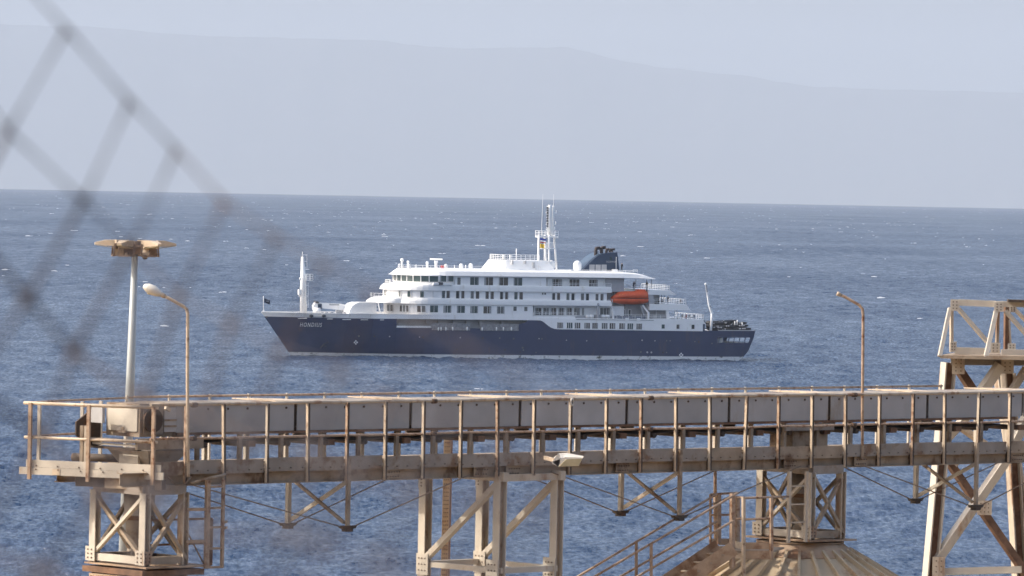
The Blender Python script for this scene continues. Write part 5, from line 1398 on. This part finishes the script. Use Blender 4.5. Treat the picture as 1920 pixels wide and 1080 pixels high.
# bulkhead floodlight on the beam
fl = thing('box_floodlight', at(1050, 862, 98.6), 'cream box floodlight bracketed to the conveyor beam above the portal', 'floodlight')
YF = 98.5
P = lambda u, v, dy=0: at(u, v, YF + dy)
wb(MB().loft([[P(1036, 866), P(1046, 875), P(1085, 874), P(1093, 858), P(1060, 857)], [P(1036, 860, .22), P(1048, 850, .25), P(1062, 849, .3), P(1094, 855, .3), P(1090, 862, .25)]]), 'housing', 'lamp_head_white', fl)
wb(MB().prism([P(1048, 874.6, -.02), P(1062, 861, -.02), P(1092, 860, -.02), P(1084, 873.6, -.02)], GN * .015), 'glass', 'lamp_glass', fl)
wb(MB().loft([[P(1034, 868), P(1047, 875.5), P(1050, 866), P(1050, 852), P(1046, 850)], [P(1034, 868, .12), P(1047, 875.5, .12), P(1050, 866, .12), P(1050, 852, .12), P(1046, 850, .12)]]), 'end_cap', 'lamp_head_white', fl)
wb(MB().bar(P(1022, 858, .3), P(1040, 863, .1), .06, .06), 'bracket', 'lamp_cream', fl)
# stair and landing at the silo
st = thing('access_stair', at(1300, 1080, 103) - Vector((0, 0, 2)), 'rusty steel stair with handrails climbing to the silo roof landing', 'stair')
def stair():
    Yn, Yf = 101.6, 102.7
    def slope(u0, v0, u1, v1, Y, ext=1.0):      # line continued down beyond the picture
        a = at(u0, v0, Y); b = at(u1, v1, Y); return a, b + (b - a) * ext
    for (u0, v0, u1, v1, Y) in ((1376, 1028, 1285, 1089, Yn), (1348, 1024, 1250, 1090, Yf)):
        a, b = slope(u0, v0, u1, v1, Y, 3); wb(MB().bar(a, b, .025, .26, Vector((0, 1, 0))), 'stringer', 'silo_cap', st)
    a0, b0 = slope(1376, 1028, 1285, 1089, Yn, 3); a1, b1 = slope(1348, 1024, 1250, 1090, Yf, 3)
    for k in range(16):
        f = (k + .5) / 16; p = a0.lerp(b0, f); q = a1.lerp(b1, f); wb(MB().bar(p - UP * .05, q - UP * .05, .22, .03, Vector((1, 0, 0))), 'tread', 'dusty_beam', st)
    for (u0, v0, u1, v1, Y) in ((1384, 924, 1115, 1081, Yn), (1345, 926, 1085, 1080, Yf), (1376, 976, 1195, 1081, Yn), (1345, 977, 1165, 1080, Yf)):
        a, b = slope(u0, v0, u1, v1, Y, .8); wb(MB().tube([a, b], .021, 8), 'handrail', 'rail_paint', st)
    for u, v0, v1, Y in ((1221, 1019, 1120, Yn), (1193, 1015, 1120, Yf)):
        wb(MB().bar(at(u, v1, Y), at(u, v0, Y), .055, .055, Vector((1, 0, 0))), 'handrail_post', 'rail_paint', st)
stair()
ld = thing('stair_landing', at(1410, 1060, 102.6), 'rusty railed landing platform at the top of the silo stair', 'platform')
def landing():
    Yn, Yf = 102.2, 103.5
    def post(u, v0, v1, Y, w=.06, mt='rail_paint'): wb(MB().bar(at(u, v1, Y), at(u, v0, Y), w, w, Vector((.8, .6, 0))), 'landing_post', mt, ld)
    post(1332, 927, 1025, Yf, .035); post(1347, 925, 1020, Yf, .075); post(1373, 925, 1065, 101.7, .075); post(1383, 930, 1016, Yf, .07); post(1394, 932, 1080, Yn, .055, 'lamp_cream'); post(1446, 934, 1049, Yn, .055)
    for a, b, Ya, Yb in (((1332, 927), (1383, 924), Yf, Yf), ((1332, 966), (1373, 965), Yf, Yf), ((1378, 932), (1394, 933), Yf, Yn), ((1378, 972), (1394, 972), Yf, Yn), ((1394, 934), (1478, 931), Yn, Yf), ((1394, 974), (1446, 972), Yn, Yn)):
        wb(MB().tube([at(*a, Ya), at(*b, Yb)], .02, 8), 'landing_rail', 'rail_paint', ld)
    for v0, v1 in ((1017, 1030), (1032, 1049)):
        wb(MB().hexa([at(1396, v1, Yn), at(1446, v1, Yn), at(1446, v1, Yn + .02), at(1396, v1, Yn + .02), at(1396, v0, Yn), at(1446, v0, Yn), at(1446, v0, Yn + .02), at(1396, v0, Yn + .02)]), 'toe_board', 'silo_cap', ld)
        wb(MB().hexa([at(1377, v1 - 3, Yn + 1.0), at(1395, v1, Yn + .03), at(1395.5, v1, Yn + .06), at(1378, v1 - 3, Yn + 1.05), at(1377, v0 - 3, Yn + 1.0), at(1395, v0, Yn + .03), at(1395.5, v0, Yn + .06), at(1378, v0 - 3, Yn + 1.05)]), 'toe_board', 'lamp_cream', ld)
    for q in ((1330, 1010, 1344, 1027), (1348, 1010, 1384, 1022)):
        wb(MB().hexa([at(q[0], q[3], Yf), at(q[2], q[3], Yf), at(q[2], q[3], Yf + .02), at(q[0], q[3], Yf + .02), at(q[0], q[1], Yf), at(q[2], q[1], Yf), at(q[2], q[1], Yf + .02), at(q[0], q[1], Yf + .02)]), 'toe_board', 'lamp_cream' if q[0] < 1340 else 'silo_cap', ld)
    a = at(1332, 1026, Yf); b = at(1446, 1034, Yn); zf_ = b.z
    wb(MB().hexa([(at(1376, 1034, Yn).x, Yn + .03, zf_ - .03), (b.x, Yn + .03, zf_ - .03), (b.x + .3, Yf, zf_ - .03), (a.x, Yf, zf_ - .03), (at(1376, 1034, Yn).x, Yn + .03, zf_), (b.x, Yn + .03, zf_), (b.x + .3, Yf, zf_), (a.x, Yf, zf_)]), 'landing_floor', 'dusty_beam', ld)
landing()
dp = thing('service_pole', at(1341, 1020, 104.5), 'thin pinkish conduit pole rising behind the stair landing', 'pole')
wb(MB().tube([at(1341, 930, 104.5), at(1341, 880, 104.5)], .03, 8), 'conduit', 'rail_paint', dp); wb(MB().tube([at(1343, 1016, 104.5), at(1341, 929, 104.5)], .04, 8), 'lower_conduit', 'rail_paint', dp)

# ------------------------------------------------------------------ right trestle with truss on top
rt = thing('truss_trestle', at(1840, 1080, 118) - Vector((0, 0, 8)), 'cream bolted steel trestle carrying a truss frame at the right edge', 'trestle')
def rtrestle():
    Y = 118.
    xa = Vector((.95, .31, 0)).normalized(); ya = Vector((-.31, .95, 0))
    def B(a, b, w, h=None, mt='pale_steel', nm='member', Ya=Y, Yb=None, side=xa): wb(MB().bar(at(*a, Ya), at(*b, Yb or Ya), w, h or w, side), nm, mt, rt)
    # legs
    def down(a, b, Y): p = at(*a, Y); q = at(*b, Y); return p, q + (q - p) * 4.6
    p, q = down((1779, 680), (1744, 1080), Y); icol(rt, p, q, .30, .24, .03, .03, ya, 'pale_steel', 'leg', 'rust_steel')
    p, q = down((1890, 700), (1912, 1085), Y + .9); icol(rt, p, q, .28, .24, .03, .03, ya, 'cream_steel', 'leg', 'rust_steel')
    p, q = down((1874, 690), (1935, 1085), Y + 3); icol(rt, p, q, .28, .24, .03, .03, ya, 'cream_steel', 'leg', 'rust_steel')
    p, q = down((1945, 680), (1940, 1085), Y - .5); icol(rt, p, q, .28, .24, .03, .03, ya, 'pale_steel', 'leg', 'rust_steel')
    # bracing
    B((1758, 1048), (1886, 862), .17, .2, 'pale_steel', 'brace'); B((1886, 862), (1945, 740), .17, .2, 'pale_steel', 'brace')
    B((1836, 950), (1925, 1078), .15, .15, 'rust_steel', 'brace', Y + .3); B((1758, 835), (1836, 950), .15, .15, 'rust_steel', 'brace', Y + .3)
    B((1788, 870), (1806, 852), .12, .16, 'cream_steel', 'brace')
    B((1762, 1072), (1915, 1068), .14, .14, 'pale_steel', 'strut')
    B((1876, 684), (1838, 738), .19, .2, 'pale_steel', 'brace', Y - .15); B((1800, 696), (1826, 735), .16, .16, 'rust_steel', 'brace', Y + .3); B((1925, 690), (1895, 736), .12, .16, 'cream_steel', 'brace')
    B((1765, 760), (1815, 740), .12, .12, 'pale_steel', 'brace', Y + 1); B((1770, 828), (1850, 740), .15, .15, 'pale_steel', 'brace', Y + 1)
    B((1800, 800), (1870, 850), .12, .12, 'lamp_cream', 'brace', Y + 1)
    B((1783, 675), (1960, 677), .20, .14, 'toe_paint', 'cap_beam', Y, None, UP)
    gusset(rt, at(1797, 685, Y - .18), .26, .36, (0, -1, 0), (1, 0, 0), 'cream_steel', 2, 4); gusset(rt, at(1889, 684, Y - .18), .26, .36, (0, -1, 0), (1, 0, 0), 'cream_steel', 2, 4)
    gusset(rt, at(1846, 952, Y - .14), .30, .30, (0, -1, 0), (1, 0, 0), 'cream_steel', 3, 3); gusset(rt, at(1760, 1062, Y - .17), .26, .40, (0, -1, 0), (1, 0, 0), 'cream_steel', 2, 3)
    # truss on top: near bottom tray, chords, posts
    wb(MB().hexa([at(1763, 672, Y - .6), at(1960, 676, Y - .9), at(1962, 672, Y + .9), at(1790, 670, Y + .9), at(1763, 666, Y - .6), at(1960, 668, Y - .9), at(1962, 662, Y + .9), at(1790, 661, Y + .9)]), 'floor_tray', 'dusty_beam', rt)
    B((1790, 657), (1850, 659), .14, .12, 'pale_steel', 'bottom_chord', Y, None, UP); B((1877, 662), (1965, 663), .15, .14, 'pale_steel', 'bottom_chord', Y - .2, None, UP)
    B((1798, 567), (1866, 570), .13, .12, 'pale_steel', 'top_chord', Y, None, UP); B((1866, 570), (1965, 571), .12, .12, 'pale_steel', 'top_chord', Y - .1, None, UP)
    B((1889, 563.5), (1965, 566), .05, .3, 'dark_steel', 'top_plate', Y - .2, None, UP)
    B((1781, 578), (1762, 668), .075, .08, 'pale_steel', 'outrigger', Y - .1, Y - .6); B((1784, 580), (1784, 660), .06, .08, 'cream_steel', 'upright', Y)
    B((1868, 582), (1848, 671), .085, .08, 'pale_steel', 'outrigger', Y - .1, Y - .7); B((1871, 584), (1869, 650), .06, .08, 'cream_steel', 'upright', Y)
    B((1797, 579), (1857, 648), .075, .08, 'pale_steel', 'truss_diagonal'); B((1885, 583), (1945, 650), .075, .08, 'pale_steel', 'truss_diagonal', Y - .1); B((1900, 577), (1960, 640), .06, .07, 'lamp_cream', 'truss_diagonal', Y + .6)
    B((1887.5, 574), (1886.5, 655), .09, .09, 'rust_steel', 'upright', Y + .5); B((1891.5, 600), (1894, 645), .04, .06, 'cream_steel', 'upright', Y + .5)
    for u, v, w, h in ((1790.5, 572, .185, .235), (1873, 575.5, .20, .20), (1787.5, 650, .13, .21), (1866, 652.5, .20, .22), (1897, 652, .16, .18), (1899, 580, .15, .12)):
        gusset(rt, at(u, v, Y - .16), w, h, (0, -1, 0), (1, 0, 0), 'pale_steel', 2, 3)
rtrestle()

# ------------------------------------------------------------------ lamps and floodlight mast
fmst = thing('floodlight_mast', Vector((at(215, 1080, 106).x - .25, 106, 4)), 'tall grey mast with a ring of cream floodlights, behind the conveyor head', 'floodlight mast')
def floodmast():
    Y = 106.; top = at(253.5, 462, Y); mid = at(243, 748, Y); low = mid + (mid - top) * 2.9; 
    wb(MB().tube([low, mid, top], [.13, .085, .055], 20), 'pole', 'pole_grey', fmst)
    c = at(254, 462, Y)
    m = MB(); m.tube([c + Vector((.34 * math.cos(a), .34 * math.sin(a), -.02)) for a in [k * math.pi / 6 for k in range(13)]], .035, 6); m.tube([c - UP * .15, c + UP * .1], .10, 12)
    for k in range(6): a = k * math.pi / 3; m.bar(c, c + Vector((.36 * math.cos(a), .36 * math.sin(a), -.02)), .05, .05)
    wb(m, 'head_ring', 'lamp_brown', fmst)
    for k in range(6):
        a = k * math.pi / 3 + .18; o = Vector((math.cos(a), math.sin(a), 0)); tq = Vector((-o.y, o.x, 0))
        b = c + o * .40 + UP * .05
        m = MB()
        near = [b - tq * .14 - UP * .05, b + tq * .14 - UP * .05, b + tq * .14 + UP * .065, b - tq * .14 + UP * .065]
        e = b + o * .36 - UP * .0
        far = [e - tq * .05 - UP * .02, e + tq * .05 - UP * .02, e + tq * .04 + UP * .015, e - tq * .04 + UP * .015]
        m.loft([near, [n.lerp(f, .45) + UP * (.02 if i > 1 else -.01) for i, (n, f) in enumerate(zip(near, far))], far])
        hd = wb(m, 'flood_lamp', 'lamp_cream', fmst)
        m = MB(); m.hexa([b - tq * .13 - UP * .088, b + tq * .13 - UP * .088, e + tq * .05 - UP * .032, e - tq * .05 - UP * .032, b - tq * .13 - UP * .08, b + tq * .13 - UP * .08, e + tq * .05 - UP * .021, e - tq * .05 - UP * .021]); wb(m, 'lens', 'lamp_glass', hd, fmst)
        m = MB(); y0 = c + o * .42 - UP * .17; m.bar(y0 - tq * .16, y0 + tq * .16, .03, .04); m.bar(y0 - tq * .16, b - tq * .16, .03, .03); m.bar(y0 + tq * .16, b + tq * .16, .03, .03); m.bar(y0, c + o * .30 - UP * .08, .05, .05); wb(m, 'yoke', 'lamp_brown', hd, fmst)
        q = c + o * .30 - UP * .10; m = MB(); m.box(q.x - .07, q.x + .07, q.y - .06, q.y + .06, q.z - .08, q.z + .05); wb(m, 'gear_box', 'lamp_cream' if k % 2 else 'lamp_brown', hd, fmst)
    q = at(272, 474, Y - .3); m = MB(); m.tube([q + UP * .14, q], .05, 10); m.ball(q - UP * .02, .085, 12, 8); cm = wb(m, 'camera_dome', 'lamp_cream', fmst)
    m = MB(); m.ball(q - UP * .075, .055, 10, 6); wb(m, 'camera_lens', 'rubber_black', cm, fmst)
    wb(MB().bar(at(237, 471, Y - .3), at(241, 477, Y - .3), .012), 'cable_end', 'lamp_brown', fmst)
floodmast()
def street_lamp(u, vb, vt, bend, tip, Y, label, head):
    base = at(u, vb, Y); root = thing('street_lamp', base, label, 'lamp post', 'street lamps fixed to the conveyor gallery')
    P = [at(*q, Y) for q in bend]
    wb(MB().tube([base] + P, .028, 10), 'pole', 'rail_paint' if not head else 'lamp_cream', root)
    wb(MB().bar(base - UP * .02, base + UP * .22, .09, .05), 'clamp', 'dusty_beam', root)
    e = P[-1]; d = (P[-1] - P[-2]).normalized(); sd_ = Vector((0, 1, 0)); nr = sd_.cross(d)
    if head:
        L = []
        for f, w, h in ((0, .03, .03), (.06, .07, .06), (.16, .10, .085), (.27, .095, .075), (.335, .05, .04), (.345, .02, .02)):
            c = e + d * f; L.append([c + sd_ * (w * math.cos(a)) + nr * (h * math.sin(a)) for a in [k * math.pi / 8 for k in range(16)]])
        hd = wb(MB().loft(L, smooth=True), 'lamp_head', 'lamp_head_white', root)
        wb(MB().tube([e - d * .05, e + d * .035], .04, 10), 'socket', 'lamp_cream', root)
        m = MB(); c = e + d * .17 - UP * .045; m.ball(c, .07, 10, 6, (1.5, .9, .5)); wb(m, 'diffuser', 'lamp_glass', hd, root)
    else:
        wb(MB().tube([e - d * .10, e - d * .06, e - d * .06, e], [.034, .034, .040, .040], 10), 'sleeve', 'lamp_cream', root)
street_lamp(353, 892, 0, [(352, 800), (351.5, 700), (352, 588), (350, 580), (345, 575), (318, 560), (304, 553)], None, 94.2, 'curved street lamp with a white head on the left of the conveyor', True)
street_lamp(1617, 858, 0, [(1617, 760), (1618, 660), (1618.5, 590), (1617, 579), (1611, 572), (1585, 557), (1569, 550)], None, 105.6, 'bent lamp post without a lamp head on the right of the conveyor', False)

# ------------------------------------------------------------------ the chain-link fence close to the camera
def fence():
    edge = [(27, -53), (125, 55), (243, 190), (331, 281), (421, 380), (520, 446), (608, 494), (700, 548), (790, 604), (880, 655), (968, 700)]
    rg = random.Random(21)
    NI, NJ = 11, 7
    def knot(i, j):
        if i < 0: u, v = edge[0][0] + 98 * i, edge[0][1] + 110 * i
        elif i >= len(edge): u, v = edge[-1][0] + 88 * (i - len(edge) + 1), edge[-1][1] + 46 * (i - len(edge) + 1)
        else: u, v = edge[i]
        kx = -96 + 14 * max(0, i - 3) * .6; ky = 186 - 9 * max(0, i - 3)
        u += kx * j; v += ky * j
        r2 = random.Random(i * 31 + j * 7 + 5)
        if j: u += r2.uniform(-14, 14) * min(j, 3); v += r2.uniform(-12, 12) * min(j, 3)
        dist = max(1.5, 4.3 - .26 * max(0, i - 3) - .36 * max(0, j - 1))
        return at(u, v, dist), dist
    root = thing('chain_link_fence', Vector((0, 4.0, 35.3)), 'rusty torn chain-link fence close to the camera, blurred, at left', 'fence')
    for w in range(-7, 11):
        pts = []; k = 0; i, j = w, 0
        if w < 0: i, j = 0, -w
        while i <= 11 and j <= NJ:
            pts.append((i, j))
            if (i + j - w) % 2 == 0 if w >= 0 else ((i + j + w) % 2 == 0): i += 1
            else: j += 1
            if len(pts) > 40: break
        if len(pts) < 2: continue
        P = []; Rr = []; Lv = []
        for n, (a, b) in enumerate(pts):
            p, d = knot(a, b)
            thin = 1 - .055 * max(0, a - 4) - .02 * b
            thin = max(thin, .45) * (d / 4.3) ** .25
            if n:
                p0 = P[-1]; r0 = .0019 * thin
                for f in (.12, .35, .65, .88): P.append(p0.lerp(p, f)); Rr.append((.0027 if f in (.12, .88) else .0019) * thin); Lv.append(b)
            P.append(p); Rr.append(.0044 * thin); Lv.append(b)
        # points in between use the straight line between knots
        wb(MB().tube(P, [q * (.55 if n_ <= 1.5 else 1.0) for q, n_ in zip(Rr, Lv)], 6), 'wire', 'fence_wire', root)
fence()

for o in bpy.data.objects:
    if o.name.split('.')[0] in ('bolts', 'perforations', 'grab_patches', 'stanchions'): o['kind'] = 'stuff'
